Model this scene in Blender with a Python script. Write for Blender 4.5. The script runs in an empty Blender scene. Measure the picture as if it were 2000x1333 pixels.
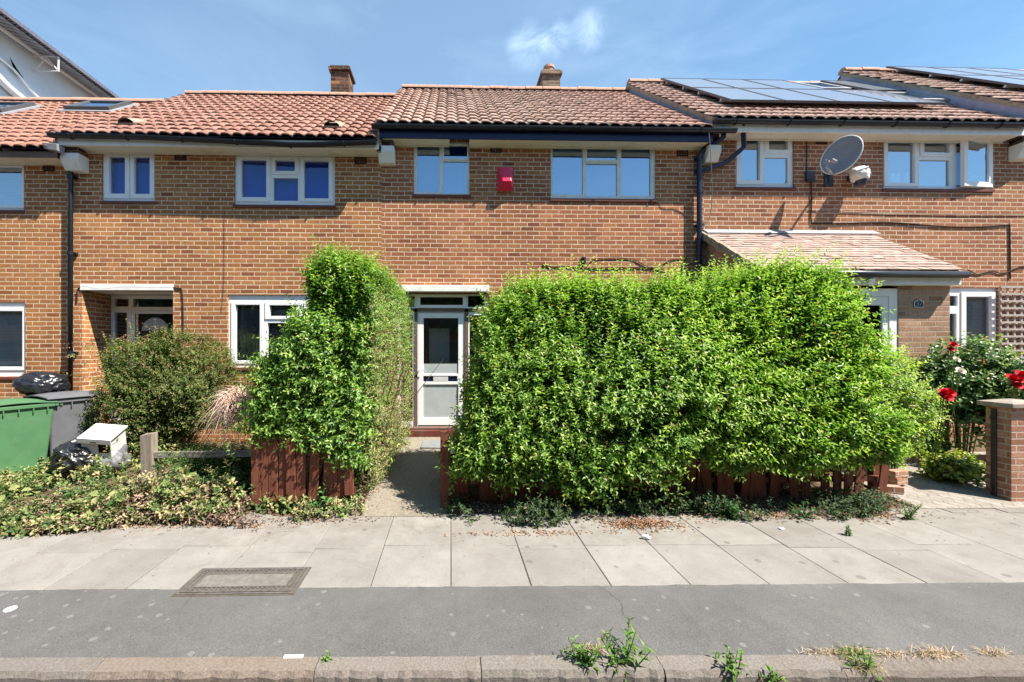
import bpy, math, random
import numpy as np
from mathutils import Vector, Matrix, Quaternion
R = math.radians
sc = bpy.context.scene
col = sc.collection
rng = np.random.default_rng(11)
random.seed(5)

# ------------------------------------------------------------------ camera
FPX, TH, H = 800.0, R(1.4), 1.8
VPX, PPY = 880.0, 678.0
PPX = VPX + FPX * math.tan(TH)
cam = bpy.data.cameras.new("camera")
co = bpy.data.objects.new("camera", cam); col.objects.link(co)
co.location = (0, 0, H)
co.rotation_euler = (R(90), 0, -TH)
cam.sensor_width = 36
cam.lens = 36 * FPX / 2000
cam.shift_x = (1000 - PPX) / 2000
cam.shift_y = (PPY - 666.5) / 2000
cam.clip_start, cam.clip_end = 0.05, 2000
sc.camera = co

# ------------------------------------------------------------------ light
SUN = Vector((1.95, -1.0, 3.05)).normalized()
EL = math.asin(SUN.z); AZ = math.atan2(SUN.x, SUN.y)
w = bpy.data.worlds.new("World"); sc.world = w; w.use_nodes = True
wn, wl = w.node_tree.nodes, w.node_tree.links
wn.clear()
wout = wn.new("ShaderNodeOutputWorld"); bg = wn.new("ShaderNodeBackground")
sky = wn.new("ShaderNodeTexSky"); sky.sky_type = 'NISHITA'; sky.sun_disc = False
sky.sun_elevation = EL; sky.sun_rotation = AZ
sky.air_density = 1.0; sky.dust_density = 0.25; sky.ozone_density = 1.6
bg.inputs[1].default_value = 0.054
wtc = wn.new("ShaderNodeTexCoord")
def wmath(op, a, b=None, clamp=False):
    n = wn.new("ShaderNodeMath"); n.operation = op; n.use_clamp = clamp
    for i, v in enumerate((a, b)):
        if v is None: continue
        if isinstance(v, (int, float)): n.inputs[i].default_value = v
        else: wl.new(v, n.inputs[i])
    return n.outputs[0]
def pixdir(px, py):
    u, v = (px - PPX) / FPX, (PPY - py) / FPX
    return Vector((u * math.cos(TH) + math.sin(TH), -u * math.sin(TH) + math.cos(TH), v)).normalized()
def wmask(px, py, deg_in, deg_out):
    d = wn.new("ShaderNodeVectorMath"); d.operation = 'DOT_PRODUCT'
    wl.new(wtc.outputs['Generated'], d.inputs[0]); d.inputs[1].default_value = pixdir(px, py)
    m = wn.new("ShaderNodeMapRange"); m.interpolation_type = 'SMOOTHSTEP'
    m.inputs['From Min'].default_value = math.cos(R(deg_out)); m.inputs['From Max'].default_value = math.cos(R(deg_in))
    wl.new(d.outputs['Value'], m.inputs['Value'])
    return m.outputs[0]
def wnoise(scale, detail, rough, sx=1, sy=1, sz=1, dist=0.0, lo=.45, hi=.7):
    mp = wn.new("ShaderNodeMapping"); mp.inputs['Scale'].default_value = (sx, sy, sz)
    wl.new(wtc.outputs['Generated'], mp.inputs[0])
    t = wn.new("ShaderNodeTexNoise"); t.inputs['Scale'].default_value = scale
    t.inputs['Detail'].default_value = detail; t.inputs['Roughness'].default_value = rough
    t.inputs['Distortion'].default_value = dist
    wl.new(mp.outputs[0], t.inputs['Vector'])
    m = wn.new("ShaderNodeMapRange"); m.inputs['From Min'].default_value = lo; m.inputs['From Max'].default_value = hi
    wl.new(t.outputs[0], m.inputs['Value'])
    return m.outputs[0]
puff = wmath('MULTIPLY', wmath('ADD', wmath('ADD', wmask(1030, 90, .1, 2.8), wmask(1150, 60, 0.1, 2.4)), wmask(1085, 78, .1, 2.2)), wnoise(15, 10, .68, 1, 1, 1.5, .7, .36, .74))
cirrus = wmath('MULTIPLY', wnoise(2.2, 8, .6, 1.2, 1, 3.2, .8, .46, .85), .16)
streak = wmath('MULTIPLY', wmath('MULTIPLY', wmask(1330, 60, 3, 16), wnoise(5, 8, .6, 1, 1, 3.5, 1.0, .45, .8)), .12)
lowhaze = wmath('MULTIPLY', wmask(750, 330, 8, 55), .2)
cf = wmath('ADD', wmath('ADD', wmath('MULTIPLY', puff, .6), cirrus), wmath('ADD', streak, lowhaze), True)
wmix = wn.new("ShaderNodeMixRGB"); whs = wn.new('ShaderNodeHueSaturation'); whs.inputs['Saturation'].default_value = 1.12; whs.inputs['Value'].default_value = 1.68; whs.inputs['Hue'].default_value = .488; wl.new(sky.outputs[0], whs.inputs['Color'])
wl.new(cf, wmix.inputs[0]); wl.new(whs.outputs[0], wmix.inputs[1])
wmix.inputs[2].default_value = (7.2, 9.6, 12.4, 1)
wl.new(wmix.outputs[0], bg.inputs[0]); wl.new(bg.outputs[0], wout.inputs[0])

sl = bpy.data.lights.new("sun", 'SUN'); sl.energy = 5.0; sl.angle = R(.55); sl.color = (1, .93, .82)
so = bpy.data.objects.new("sun", sl); col.objects.link(so)
so.rotation_euler = SUN.to_track_quat('Z', 'Y').to_euler(); so.location = (8, -4, 14)
sc.view_settings.view_transform = 'Standard'; sc.view_settings.look = 'None'
sc.view_settings.exposure = 1.2; sc.view_settings.gamma = 1.0

# ------------------------------------------------------------------ pixel helpers (2000 x 1333 photograph)
cT, sT = math.cos(TH), math.sin(TH)
def at(px, py, Y):
    t = (px - PPX) / FPX
    X = Y * (sT + t * cT) / (cT - t * sT)
    v = X * sT + Y * cT
    return X, H + (PPY - py) / FPX * v
def gat(px, py, z=0.0):
    v = FPX * (H - z) / (py - PPY); u = (px - PPX) / FPX * v
    return u * cT + v * sT, -u * sT + v * cT
def prect(l, t, r, b, Y):
    x0, z1 = at(l, t, Y); x1, z1b = at(r, t, Y); _, z0 = at(l, b, Y); _, z0b = at(r, b, Y)
    return x0, x1, (z0 + z0b) / 2, (z1 + z1b) / 2
def lin(r, g, b, k=1.0):
    f = lambda c: (c / 255 / 12.92 if c <= 10 else ((c / 255 + .055) / 1.055) ** 2.4) * k
    return (f(r), f(g), f(b))

# ------------------------------------------------------------------ materials
def newmat(name):
    m = bpy.data.materials.new(name); m.use_nodes = True
    nt = m.node_tree; b = nt.nodes['Principled BSDF']
    return m, nt.nodes, nt.links, b
class NB:
    def __init__(s, name):
        s.m, s.n, s.l, s.b = newmat(name)
    def val(s, v, sock):
        if isinstance(v, (int, float)): sock.default_value = v
        elif isinstance(v, (tuple, list)): sock.default_value = tuple(v) + ((1,) if len(v) == 3 and len(sock.default_value) == 4 else ())
        else: s.l.new(v, sock)
    def math(s, op, a, b=0.0, c=None, clamp=False):
        n = s.n.new("ShaderNodeMath"); n.operation = op; n.use_clamp = clamp
        s.val(a, n.inputs[0]); s.val(b, n.inputs[1])
        if c is not None: s.val(c, n.inputs[2])
        return n.outputs[0]
    def mix(s, f, a, b, mode='MIX'):
        n = s.n.new("ShaderNodeMixRGB"); n.blend_type = mode
        s.val(f, n.inputs[0]); s.val(a, n.inputs[1]); s.val(b, n.inputs[2]); return n.outputs[0]
    def noise(s, scale, detail=4, rough=.55, vec=None, dist=0, sc3=None):
        n = s.n.new("ShaderNodeTexNoise"); n.inputs['Scale'].default_value = scale
        n.inputs['Detail'].default_value = detail; n.inputs['Roughness'].default_value = rough
        n.inputs['Distortion'].default_value = dist
        v = vec or s.pos()
        if sc3:
            mp = s.n.new("ShaderNodeMapping"); mp.inputs['Scale'].default_value = sc3; s.l.new(v, mp.inputs[0]); v = mp.outputs[0]
        s.l.new(v, n.inputs['Vector']); return n.outputs[0]
    def pos(s):
        if not hasattr(s, '_g'): s._g = s.n.new("ShaderNodeNewGeometry")
        return s._g.outputs['Position']
    def ramp(s, f, stops, const=False):
        n = s.n.new("ShaderNodeValToRGB"); cr = n.color_ramp
        if const: cr.interpolation = 'CONSTANT'
        while len(cr.elements) < len(stops): cr.elements.new(.5)
        for e, (p, c) in zip(cr.elements, stops):
            e.position = p; e.color = tuple(c) + (1,) if len(c) == 3 else c
        s.val(f, n.inputs[0]); return n.outputs[0]
    def rng(s, v, a, b, c=0., d=1., smooth=False):
        n = s.n.new("ShaderNodeMapRange")
        if smooth: n.interpolation_type = 'SMOOTHSTEP'
        s.val(v, n.inputs[0])
        for i, k in enumerate((a, b, c, d)): n.inputs[i + 1].default_value = k
        return n.outputs[0]
    def bump(s, h, strength=.5, dist=.01):
        n = s.n.new("ShaderNodeBump"); n.inputs['Strength'].default_value = strength
        n.inputs['Distance'].default_value = dist; s.l.new(h, n.inputs['Height'])
        s.l.new(n.outputs[0], s.b.inputs['Normal']); return n.outputs[0]
    def base(s, c, rough=.8, spec=.3, metal=0):
        s.val(c, s.b.inputs['Base Color']); s.val(rough, s.b.inputs['Roughness'])
        s.b.inputs['Specular IOR Level'].default_value = spec; s.b.inputs['Metallic'].default_value = metal
        return s.m
    def attr(s, name):
        n = s.n.new("ShaderNodeAttribute"); n.attribute_name = name; return n

def plain(name, c, rough=.6, spec=.4, var=.15, vs=6, metal=0, dirt=None, ds=3, bumps=0):
    b = NB(name)
    n = b.noise(vs, 5, .6)
    k = b.rng(n, .25, .75, 1 - var, 1 + var)
    cc = b.mix(1.0, c, k, 'MULTIPLY')
    if dirt:
        d = b.rng(b.noise(ds, 6, .65), .5, .75, 0, .55); cc = b.mix(d, cc, dirt)
    if bumps: b.bump(b.noise(vs * 8, 4), bumps, .006)
    return b.base(cc, rough, spec, metal)

def brick_mat(name, stops, mortar, stain=(.16, .1, .07), bw=.225, bh=.0755, z0=0.0, mort=.0066):
    b = NB(name)
    g = b.pos(); nn = b._g.outputs['True Normal']
    sp = b.n.new("ShaderNodeSeparateXYZ"); b.l.new(g, sp.inputs[0])
    sn = b.n.new("ShaderNodeSeparateXYZ"); b.l.new(nn, sn.inputs[0])
    side = b.math('GREATER_THAN', b.math('ABSOLUTE', sn.outputs[0]), .6)
    # wobble makes courses a touch uneven
    wob = b.math('MULTIPLY', b.math('SUBTRACT', b.noise(3.5, 2), .5), .012)
    hx = b.math('ADD', b.math('MULTIPLY', side, sp.outputs[1]), b.math('MULTIPLY', b.math('SUBTRACT', 1, side), sp.outputs[0]))
    hx = b.math('ADD', hx, b.math('MULTIPLY', b.math('SUBTRACT', b.noise(9, 2), .5), .02))
    v = b.math('DIVIDE', b.math('ADD', b.math('ADD', sp.outputs[2], wob), z0), bh)
    row = b.math('FLOOR', v); fz = b.math('FRACT', v)
    wn2 = b.n.new("ShaderNodeTexWhiteNoise"); wn2.noise_dimensions = '1D'; b.l.new(row, wn2.inputs['W'])
    off = b.math('ADD', b.math('MULTIPLY', b.math('MODULO', b.math('ABSOLUTE', row), 2), .5), b.math('MULTIPLY', wn2.outputs[0], .12))
    u = b.math('ADD', b.math('DIVIDE', hx, bw), off)
    cl = b.math('FLOOR', u); fx = b.math('FRACT', u)
    cmb = b.n.new("ShaderNodeCombineXYZ"); b.l.new(cl, cmb.inputs[0]); b.l.new(row, cmb.inputs[1])
    wh = b.n.new("ShaderNodeTexWhiteNoise"); wh.noise_dimensions = '2D'; b.l.new(cmb.outputs[0], wh.inputs['Vector'])
    dx = b.math('MULTIPLY', b.math('MINIMUM', fx, b.math('SUBTRACT', 1, fx)), bw)
    dz = b.math('MULTIPLY', b.math('MINIMUM', fz, b.math('SUBTRACT', 1, fz)), bh)
    d = b.math('ADD', b.math('MINIMUM', dx, dz), b.math('MULTIPLY', b.math('SUBTRACT', b.noise(30, 4, .7), .5), .014))
    brickm = b.rng(d, mort - .002, mort + .0025, 0, 1, True)
    c = b.ramp(wh.outputs[0], stops)
    fine = b.rng(b.noise(42, 6, .75), .3, .7, .62, 1.3)
    c = b.mix(1.0, c, fine, 'MULTIPLY')
    big = b.rng(b.noise(1.3, 6, .68), .33, .68, .78, 1.16)
    c = b.mix(1.0, c, big, 'MULTIPLY')
    st = b.rng(b.noise(2.3, 8, .74), .56, .76, 0, .55); c = b.mix(st, c, stain)
    pale = b.rng(b.noise(1.7, 6, .65, sc3=(1, 1, 1.6)), .69, .76, 0, .4); 
    mc = b.mix(b.rng(b.noise(4, 5), .3, .7), mortar, tuple(k * .72 for k in mortar))
    c = b.mix(b.math('MULTIPLY', pale, .6), c, mortar)
    c = b.mix(brickm, mc, c)
    h = b.math('ADD', b.math('MULTIPLY', brickm, .8), b.math('MULTIPLY', b.noise(70, 4, .7), .45))
    b.bump(h, .55, .008)
    return b.base(c, .9, .15)

M = {}
M['brick_two'] = brick_mat('orange_brick', [(0, (0.254, 0.091, 0.043)), (0.08, (0.338, 0.131, 0.055)), (0.4, (0.406, 0.171, 0.066)), (0.8, (0.465, 0.211, 0.082)), (1, (0.372, 0.136, 0.066))], (0.738, 0.608, 0.423))
M['brick_one'] = brick_mat('tan_brick', [(0, (0.288, 0.11, 0.045)), (0.1, (0.372, 0.15, 0.058)), (0.6, (0.44, 0.198, 0.074)), (1, (0.372, 0.146, 0.062))], (0.719, 0.591, 0.406), z0=.03)
M['brick_three'] = brick_mat('red_orange_brick', [(0, (0.246, 0.085, 0.047)), (0.08, (0.335, 0.124, 0.061)), (0.5, (0.401, 0.158, 0.073)), (0.85, (0.45, 0.197, 0.093)), (1, (0.352, 0.124, 0.064))], (0.724, 0.574, 0.416), z0=.02)
M['brick_four'] = brick_mat('pinkish_brick', [(0, (0.246, 0.096, 0.05)), (0.1, (0.331, 0.133, 0.068)), (0.6, (0.391, 0.171, 0.086)), (0.85, (0.432, 0.208, 0.106)), (1, (0.34, 0.13, 0.066))], (0.687, 0.56, 0.434), z0=.045)
M['brick_porch'] = brick_mat('buff_pink_brick', [(0, (.3, .165, .105)), (.4, (.4, .235, .155)), (1, (.46, .29, .2))], (.45, .38, .3), z0=.01)
M['brick_pier'] = brick_mat('brown_pink_brick', [(0, (.27, .125, .08)), (.5, (.38, .2, .13)), (1, (.45, .25, .17))], (.5, .42, .35), z0=.01)
M['brick_dark'] = brick_mat('sooty_brick', [(0, (.05, .025, .02)), (.6, (.1, .045, .032)), (.85, (.16, .07, .04)), (1, (.42, .18, .07))], (.2, .16, .13))
M['brick_grey'] = brick_mat('weathered_buff_brick', [(0, (.16, .11, .08)), (.5, (.26, .18, .13)), (1, (.33, .22, .15))], (.3, .26, .21))

def tile_mat(name, stops, lichen, lich_amt, lich_col=(.40, .36, .27)):
    b = NB(name)
    a = b.attr('Col'); sp = b.n.new("ShaderNodeSeparateColor"); b.l.new(a.outputs['Color'], sp.inputs[0])
    c = b.ramp(sp.outputs[0], stops)
    c = b.mix(1.0, c, b.rng(b.noise(45, 5, .7), .3, .7, .87, 1.13), 'MULTIPLY')
    c = b.mix(b.rng(b.noise(5, 6, .7), .55, .75, 0, .35), c, (.24, .14, .105))
    if lich_amt:
        g = b.pos(); sx = b.n.new("ShaderNodeSeparateXYZ"); b.l.new(g, sx.inputs[0])
        m = b.rng(sx.outputs[0], lichen[0], lichen[1], 0, 1, True)
        m2 = b.rng(sx.outputs[0], lichen[2], lichen[3], 1, 0, True)
        k = b.math('MULTIPLY', b.math('MULTIPLY', m, m2), b.rng(b.noise(14, 7, .75, sc3=(2.2, .7, .7)), .4, .7, 0, lich_amt))
        c = b.mix(k, c, lich_col)
    b.bump(b.noise(90, 4), .25, .005)
    return b.base(c, .85, .2)
M['tile_two'] = tile_mat('pink_pantile', [(0, (0.306, 0.156, 0.116)), (0.5, (0.351, 0.186, 0.141)), (1, (0.392, 0.215, 0.166))], None, 0)
M['tile_one'] = tile_mat('salmon_pantile', [(0, (0.351, 0.173, 0.125)), (0.5, (0.392, 0.198, 0.146)), (1, (0.424, 0.223, 0.166))], None, 0)
M['tile_three'] = tile_mat('weathered_pantile', [(0, (0.396, 0.228, 0.175)), (0.5, (0.457, 0.268, 0.209)), (1, (0.51, 0.319, 0.254))], (-1.6, 0.2, 1.4, 4.6), .9, (.44, .4, .33))
M['tile_four'] = tile_mat('brown_pantile', [(0, (0.411, 0.245, 0.195)), (0.5, (0.462, 0.288, 0.233)), (1, (0.512, 0.336, 0.276))], (3, 5, 30, 31), .35)
M['tile_porch'] = tile_mat('plain_pink_tile', [(0, (.38, .26, .215)), (.5, (.46, .33, .275)), (1, (.53, .395, .34))], (3, 4, 30, 31), .2)
M['ridge'] = plain('ridge_clay', (.46, .27, .2), .85, .2, .25, 9, dirt=(.4, .36, .3), ds=5)

M['white'] = plain('white_upvc', (.88, .88, .885), .35, .4, .04, 4)
M['white_paint'] = plain('white_paint', (.84, .83, .79), .55, .3, .06, 5, dirt=(.55, .5, .43), ds=6)
M['cream_paint'] = plain('cream_paint', (.80, .76, .66), .6, .3, .08, 4, dirt=(.5, .44, .34), ds=4)
M['navy_paint'] = plain('navy_paint', (.008, .01, .055), .4, .4, .2, 4)
M['gutter'] = plain('dark_gutter', (.014, .017, .024), .38, .45, .25, 5)
M['pipe_black'] = plain('black_pipe', (.012, .013, .016), .35, .45, .2, 5)
M['pipe_navy'] = plain('navy_pipe', (.012, .02, .05), .35, .5, .2, 5)
M['lead'] = plain('lead_flashing', (.33, .35, .46), .5, .5, .2, 6, dirt=(.45, .46, .5), ds=8)
M['lead_pale'] = plain('pale_flashing', (.3, .3, .315), .5, .4, .12, 7, dirt=(.35, .34, .33), ds=9)
M['dark'] = plain('dark_opening', (.008, .008, .009), .8, .1)
M['terracotta'] = plain('terracotta_vent', (.035, .018, .016), .85, .15)
M['sill_red'] = plain('quarry_tile_sill', (.17, .06, .045), .6, .3, .25, 6)
M['brown_wood'] = plain('brown_timber', (.16, .105, .085), .6, .3, .2, 6)
M['red_step'] = plain('red_painted_step', (.13, .035, .025), .6, .3, .3, 8, dirt=(.2, .15, .12))
M['mortar'] = plain('verge_mortar', (.34, .29, .22), .95, .1, .3, 15, dirt=(.12, .1, .07), ds=10, bumps=.5)
M['red_plastic'] = plain('red_plastic', (.74, .02, .075), .3, .5, .08, 5)
M['grey_metal'] = plain('grey_dish', (.3, .29, .31), .4, .45, .12, 5, dirt=(.3, .29, .28))
M['dark_metal'] = plain('dark_bracket', (.03, .032, .038), .45, .5, .2, 8)
M['cable'] = plain('black_cable', (.035, .022, .018), .7, .2)
M['cable_grey'] = plain('grey_cable', (.3, .27, .25), .7, .2)
M['white_bag'] = plain('white_plastic_wrap', (.78, .77, .74), .45, .4, .08, 20)
M['black_bag'] = plain('black_bin_liner', (.016, .017, .022), .3, .6, .3, 14)
def crease(m, sc_=9, st=.9):
    nt = m.node_tree; bs = nt.nodes['Principled BSDF']; t = nt.nodes.new('ShaderNodeTexNoise'); t.noise_type = 'RIDGED_MULTIFRACTAL'; t.inputs['Scale'].default_value = sc_; t.inputs['Detail'].default_value = 4
    g = nt.nodes.new('ShaderNodeNewGeometry'); nt.links.new(g.outputs['Position'], t.inputs['Vector']); bp = nt.nodes.new('ShaderNodeBump'); bp.inputs['Strength'].default_value = st; bp.inputs['Distance'].default_value = .03
    nt.links.new(t.outputs[0], bp.inputs['Height']); nt.links.new(bp.outputs[0], bs.inputs['Normal'])
crease(M['black_bag'])
M['green_bin'] = plain('green_bin_plastic', (.075, .185, .085), .5, .3, .12, 5, dirt=(.12, .22, .12), ds=7)
M['grey_bin'] = plain('grey_bin_plastic', (.135, .14, .155), .5, .35, .15, 5, dirt=(.1, .1, .1))
M['white_board'] = plain('white_cardboard', (.77, .77, .78), .5, .35, .05, 6, dirt=(.5, .5, .5), ds=3)
M['paper'] = plain('white_paper', (.8, .79, .77), .8, .1, .05, 20)
M['solar_frame'] = plain('black_anodised', (.075, .078, .088), .35, .5)
M['scaffold_tube'] = plain('galvanised_tube', (.6, .6, .6), .45, .5, .1, 9)
M['tin_sheet'] = plain('corrugated_sheet', (.13, .13, .17), .55, .4, .2, 3)
M['tin_under'] = plain('sheet_underside', (.33, .33, .35), .7, .2, .25, 2, dirt=(.1, .1, .12), ds=5)
M['sheeting'] = plain('white_sheeting', (.58, .64, .72), .55, .3, .08, 1.5, dirt=(.5, .55, .62), ds=2, bumps=.3)  # bluish tone of the sheet in eave shade, put into its colour
M['sheeting_white'] = plain('bright_sheeting', (.82, .82, .82), .55, .3, .04, 3)  # brighter copy of the same sheet, sunlight put into the colour
M['trellis'] = plain('weathered_trellis', (.44, .385, .35), .8, .15, .2, 15)
M['blind'] = plain('white_blind', (.55, .57, .6), .5, .3, .05)
M['curtain_deep'] = plain('deep_blue_curtain', (.02, .075, .55), .9, .1, .12, 5)
M['curtain_pale'] = plain('pale_blue_blind', (.06, .17, .5), .9, .1, .12, 2)  # blue of the sky reflected in the panes, painted into the blind
M['room_dark'] = plain('dim_room', (.13, .14, .15), .9, .1)  # dimness of unlit rooms painted as a surface colour
M['frost'] = plain('frosted_film', (.42, .46, .47), .6, .3, .1, 6)
M['rose_red'] = plain('red_rose', (.55, .006, .022), .6, .2, .3, 30)
M['rose_white'] = plain('white_rose', (.75, .72, .6), .6, .2, .1, 30)
M['plate_blue'] = plain('blue_slate_plate', (.03, .045, .085), .35, .5)
M['slab_grey'] = plain('grey_slab_piece', (.2, .21, .22), .85, .2, .2, 9)

def glass_mat(name, refl, tint=(.92, .96, .97)):
    b = NB(name); b.n.remove(b.b)
    o = [n for n in b.n if n.type == 'OUTPUT_MATERIAL'][0]
    t = b.n.new("ShaderNodeBsdfTransparent"); t.inputs[0].default_value = tint + (1,)
    g = b.n.new("ShaderNodeBsdfGlossy"); g.inputs['Roughness'].default_value = .012; g.inputs[0].default_value = (.72, .87, 1, 1)
    bp = b.n.new("ShaderNodeBump"); bp.inputs['Strength'].default_value = .05; bp.inputs['Distance'].default_value = .01
    b.l.new(b.noise(1.6, 1), bp.inputs['Height']); b.l.new(bp.outputs[0], g.inputs['Normal'])
    fr = b.n.new("ShaderNodeLayerWeight"); fr.inputs[0].default_value = .2
    f = b.math('ADD', b.math('MULTIPLY', fr.outputs['Fresnel'], .9), refl, clamp=True)
    mx = b.n.new("ShaderNodeMixShader"); b.val(f, mx.inputs[0]); b.l.new(t.outputs[0], mx.inputs[1]); b.l.new(g.outputs[0], mx.inputs[2])
    b.l.new(mx.outputs[0], o.inputs[0]); return b.m
M['glass'] = glass_mat('window_glass', .2)
M['glass_sky'] = glass_mat('reflective_window_glass', .42)
M['glass_deep'] = glass_mat('dim_window_glass', .07)

def solar_mat():
    b = NB('solar_cells')
    a = b.attr('Col'); sp = b.n.new("ShaderNodeSeparateColor"); b.l.new(a.outputs['Color'], sp.inputs[0])
    def lines(s, k):
        f = b.math('FRACT', b.math('MULTIPLY', s, k)); d = b.math('MINIMUM', f, b.math('SUBTRACT', 1, f)); return b.math('LESS_THAN', d, .02)
    m = b.math('MAXIMUM', lines(sp.outputs[0], 6), lines(sp.outputs[1], 10))
    c = b.mix(b.math('MULTIPLY', m, .5), (.24, .255, .28), (.27, .28, .3))  # pale base stands in for glancing sky reflection and dust haze
    b.b.inputs['Coat Weight'].default_value = .6
    return b.base(c, .22, .8)
M['solar'] = solar_mat()

def leaf_mat(name, gain=1.0, trans=.28, rough=.42, spec=.45):
    b = NB(name)
    a = b.attr('Col'); c = a.outputs['Color']
    c = b.mix(1.0, c, b.rng(b.noise(25, 3), .3, .7, .8 * gain, 1.2 * gain), 'MULTIPLY')
    c = b.mix(1.0, c, (1.1, 1.0, 1.2), 'MULTIPLY')
    b.base(c, rough, spec)
    t = b.n.new("ShaderNodeBsdfTranslucent"); b.l.new(b.mix(1.0, c, (1.35, 1.5, .7), 'MULTIPLY'), t.inputs[0])
    mx = b.n.new("ShaderNodeMixShader"); mx.inputs[0].default_value = trans
    o = [n for n in b.n if n.type == 'OUTPUT_MATERIAL'][0]
    b.l.new(b.b.outputs[0], mx.inputs[1]); b.l.new(t.outputs[0], mx.inputs[2]); b.l.new(mx.outputs[0], o.inputs[0])
    return b.m
M['leaf'] = leaf_mat('privet_leaf', 1.52, .35, .4, .5)
M['leaf_dull'] = leaf_mat('dull_leaf', 1.2, .25, .6, .25)
M['dryleaf'] = leaf_mat('dry_leaf', 1.0, .1, .85, .1)
M['bark'] = plain('twig_bark', (.11, .08, .05), .9, .1, .3, 20)
M['stem_green'] = plain('green_stem', (.1, .16, .04), .7, .2, .2, 20)

def board_mat(name, c, dark, scl=(14, 14, 1.2), rough=.75):
    b = NB(name)
    n = b.noise(3, 6, .65, sc3=scl)
    cc = b.mix(b.rng(n, .35, .7), c, dark)
    cc = b.mix(b.rng(b.noise(7, 5, .7), .55, .75, 0, .6), cc, tuple(min(1, k * 1.5 + .03) for k in c))
    b.bump(n, .4, .01); return b.base(cc, rough, .2)
M['fence_red'] = board_mat('red_stained_board', (.2, .07, .042), (.1, .036, .024))
M['old_timber'] = board_mat('grey_weathered_timber', (.32, .27, .22), (.17, .14, .11))
M['old_rail'] = board_mat('grey_weathered_rail', (.34, .31, .27), (.14, .12, .1), (1.2, 14, 14))

def asphalt_mat(name, c, patches, grit=.42, seed=0, spots=True):
    b = NB(name)
    n1 = b.noise(1.3, 5, .6); n2 = b.noise(160, 3, .7); n3 = b.noise(11, 6, .7)
    cc = b.mix(1.0, c, b.rng(n1, .3, .7, .86, 1.16), 'MULTIPLY')
    cc = b.mix(1.0, cc, b.rng(n2, .25, .75, 1 - grit, 1 + grit), 'MULTIPLY')
    cc = b.mix(1.0, cc, b.rng(n3, .3, .7, .92, 1.08), 'MULTIPLY')
    cc = b.mix(b.rng(b.noise(2.1, 6, .7), .55, .8, 0, .45), cc, patches)
    if spots:   # trodden chewing gum
        v = b.n.new("ShaderNodeTexVoronoi"); v.voronoi_dimensions = '2D'; v.inputs['Scale'].default_value = 8.5; b.l.new(b.pos(), v.inputs['Vector'])
        sv = b.n.new("ShaderNodeSeparateColor"); b.l.new(v.outputs['Color'], sv.inputs[0])
        g = b.pos(); sx = b.n.new("ShaderNodeSeparateXYZ"); b.l.new(g, sx.inputs[0])
        left = b.rng(sx.outputs[0], -1.2, -2.6, .13, .55)
        on = b.math('LESS_THAN', sv.outputs[0], left)
        d = b.math('ADD', v.outputs['Distance'], b.math('MULTIPLY', b.math('SUBTRACT', b.noise(34, 3, .7), .5), .3))
        rad = b.math('ADD', .03, b.math('MULTIPLY', sv.outputs[1], .15))
        sp = b.math('MULTIPLY', on, b.rng(b.math('SUBTRACT', d, rad), -.015, .02, 1, 0))
        cc = b.mix(b.math('MULTIPLY', sp, .3), cc, (.33, .32, .305))
    vc = b.n.new("ShaderNodeTexVoronoi"); vc.voronoi_dimensions = '2D'; vc.feature = 'DISTANCE_TO_EDGE'; vc.inputs['Scale'].default_value = .75
    wv = b.n.new("ShaderNodeVectorMath"); wv.operation = 'ADD'; b.l.new(b.pos(), wv.inputs[0])
    nz = b.n.new("ShaderNodeTexNoise"); nz.inputs['Scale'].default_value = 3; nz.inputs['Detail'].default_value = 6; b.l.new(b.pos(), nz.inputs['Vector'])
    sc_ = b.n.new("ShaderNodeVectorMath"); sc_.operation = 'SCALE'; sc_.inputs['Scale'].default_value = .5; b.l.new(nz.outputs['Color'], sc_.inputs[0])
    b.l.new(sc_.outputs[0], wv.inputs[1]); b.l.new(wv.outputs[0], vc.inputs['Vector'])
    crack = b.math('MULTIPLY', b.rng(vc.outputs['Distance'], .002, .007, 1, 0), b.rng(b.noise(1.1, 3), .48, .6, 0, .55))
    cc = b.mix(crack, cc, tuple(k * .45 for k in c))
    vp = b.n.new("ShaderNodeTexVoronoi"); vp.voronoi_dimensions = '2D'; vp.inputs['Scale'].default_value = .55; vp.distance = 'CHEBYCHEV'; b.l.new(b.pos(), vp.inputs['Vector'])
    sp2 = b.n.new("ShaderNodeSeparateColor"); b.l.new(vp.outputs['Color'], sp2.inputs[0])
    cc = b.mix(1.0, cc, b.rng(sp2.outputs[0], 0, 1, .9, 1.1), 'MULTIPLY')
    stone = b.rng(b.noise(95, 2, .5), .66, .72, 0, .45); cc = b.mix(stone, cc, tuple(k * 1.9 for k in c))
    b.bump(n2, .6, .007)
    return b.base(cc, .88, .22)
M['asphalt'] = asphalt_mat('worn_footway_asphalt', (.122, .119, .117), (.158, .148, .138))
M['road'] = asphalt_mat('dark_road_asphalt', (.06, .056, .052), (.085, .072, .06), .5, spots=False)
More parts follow.
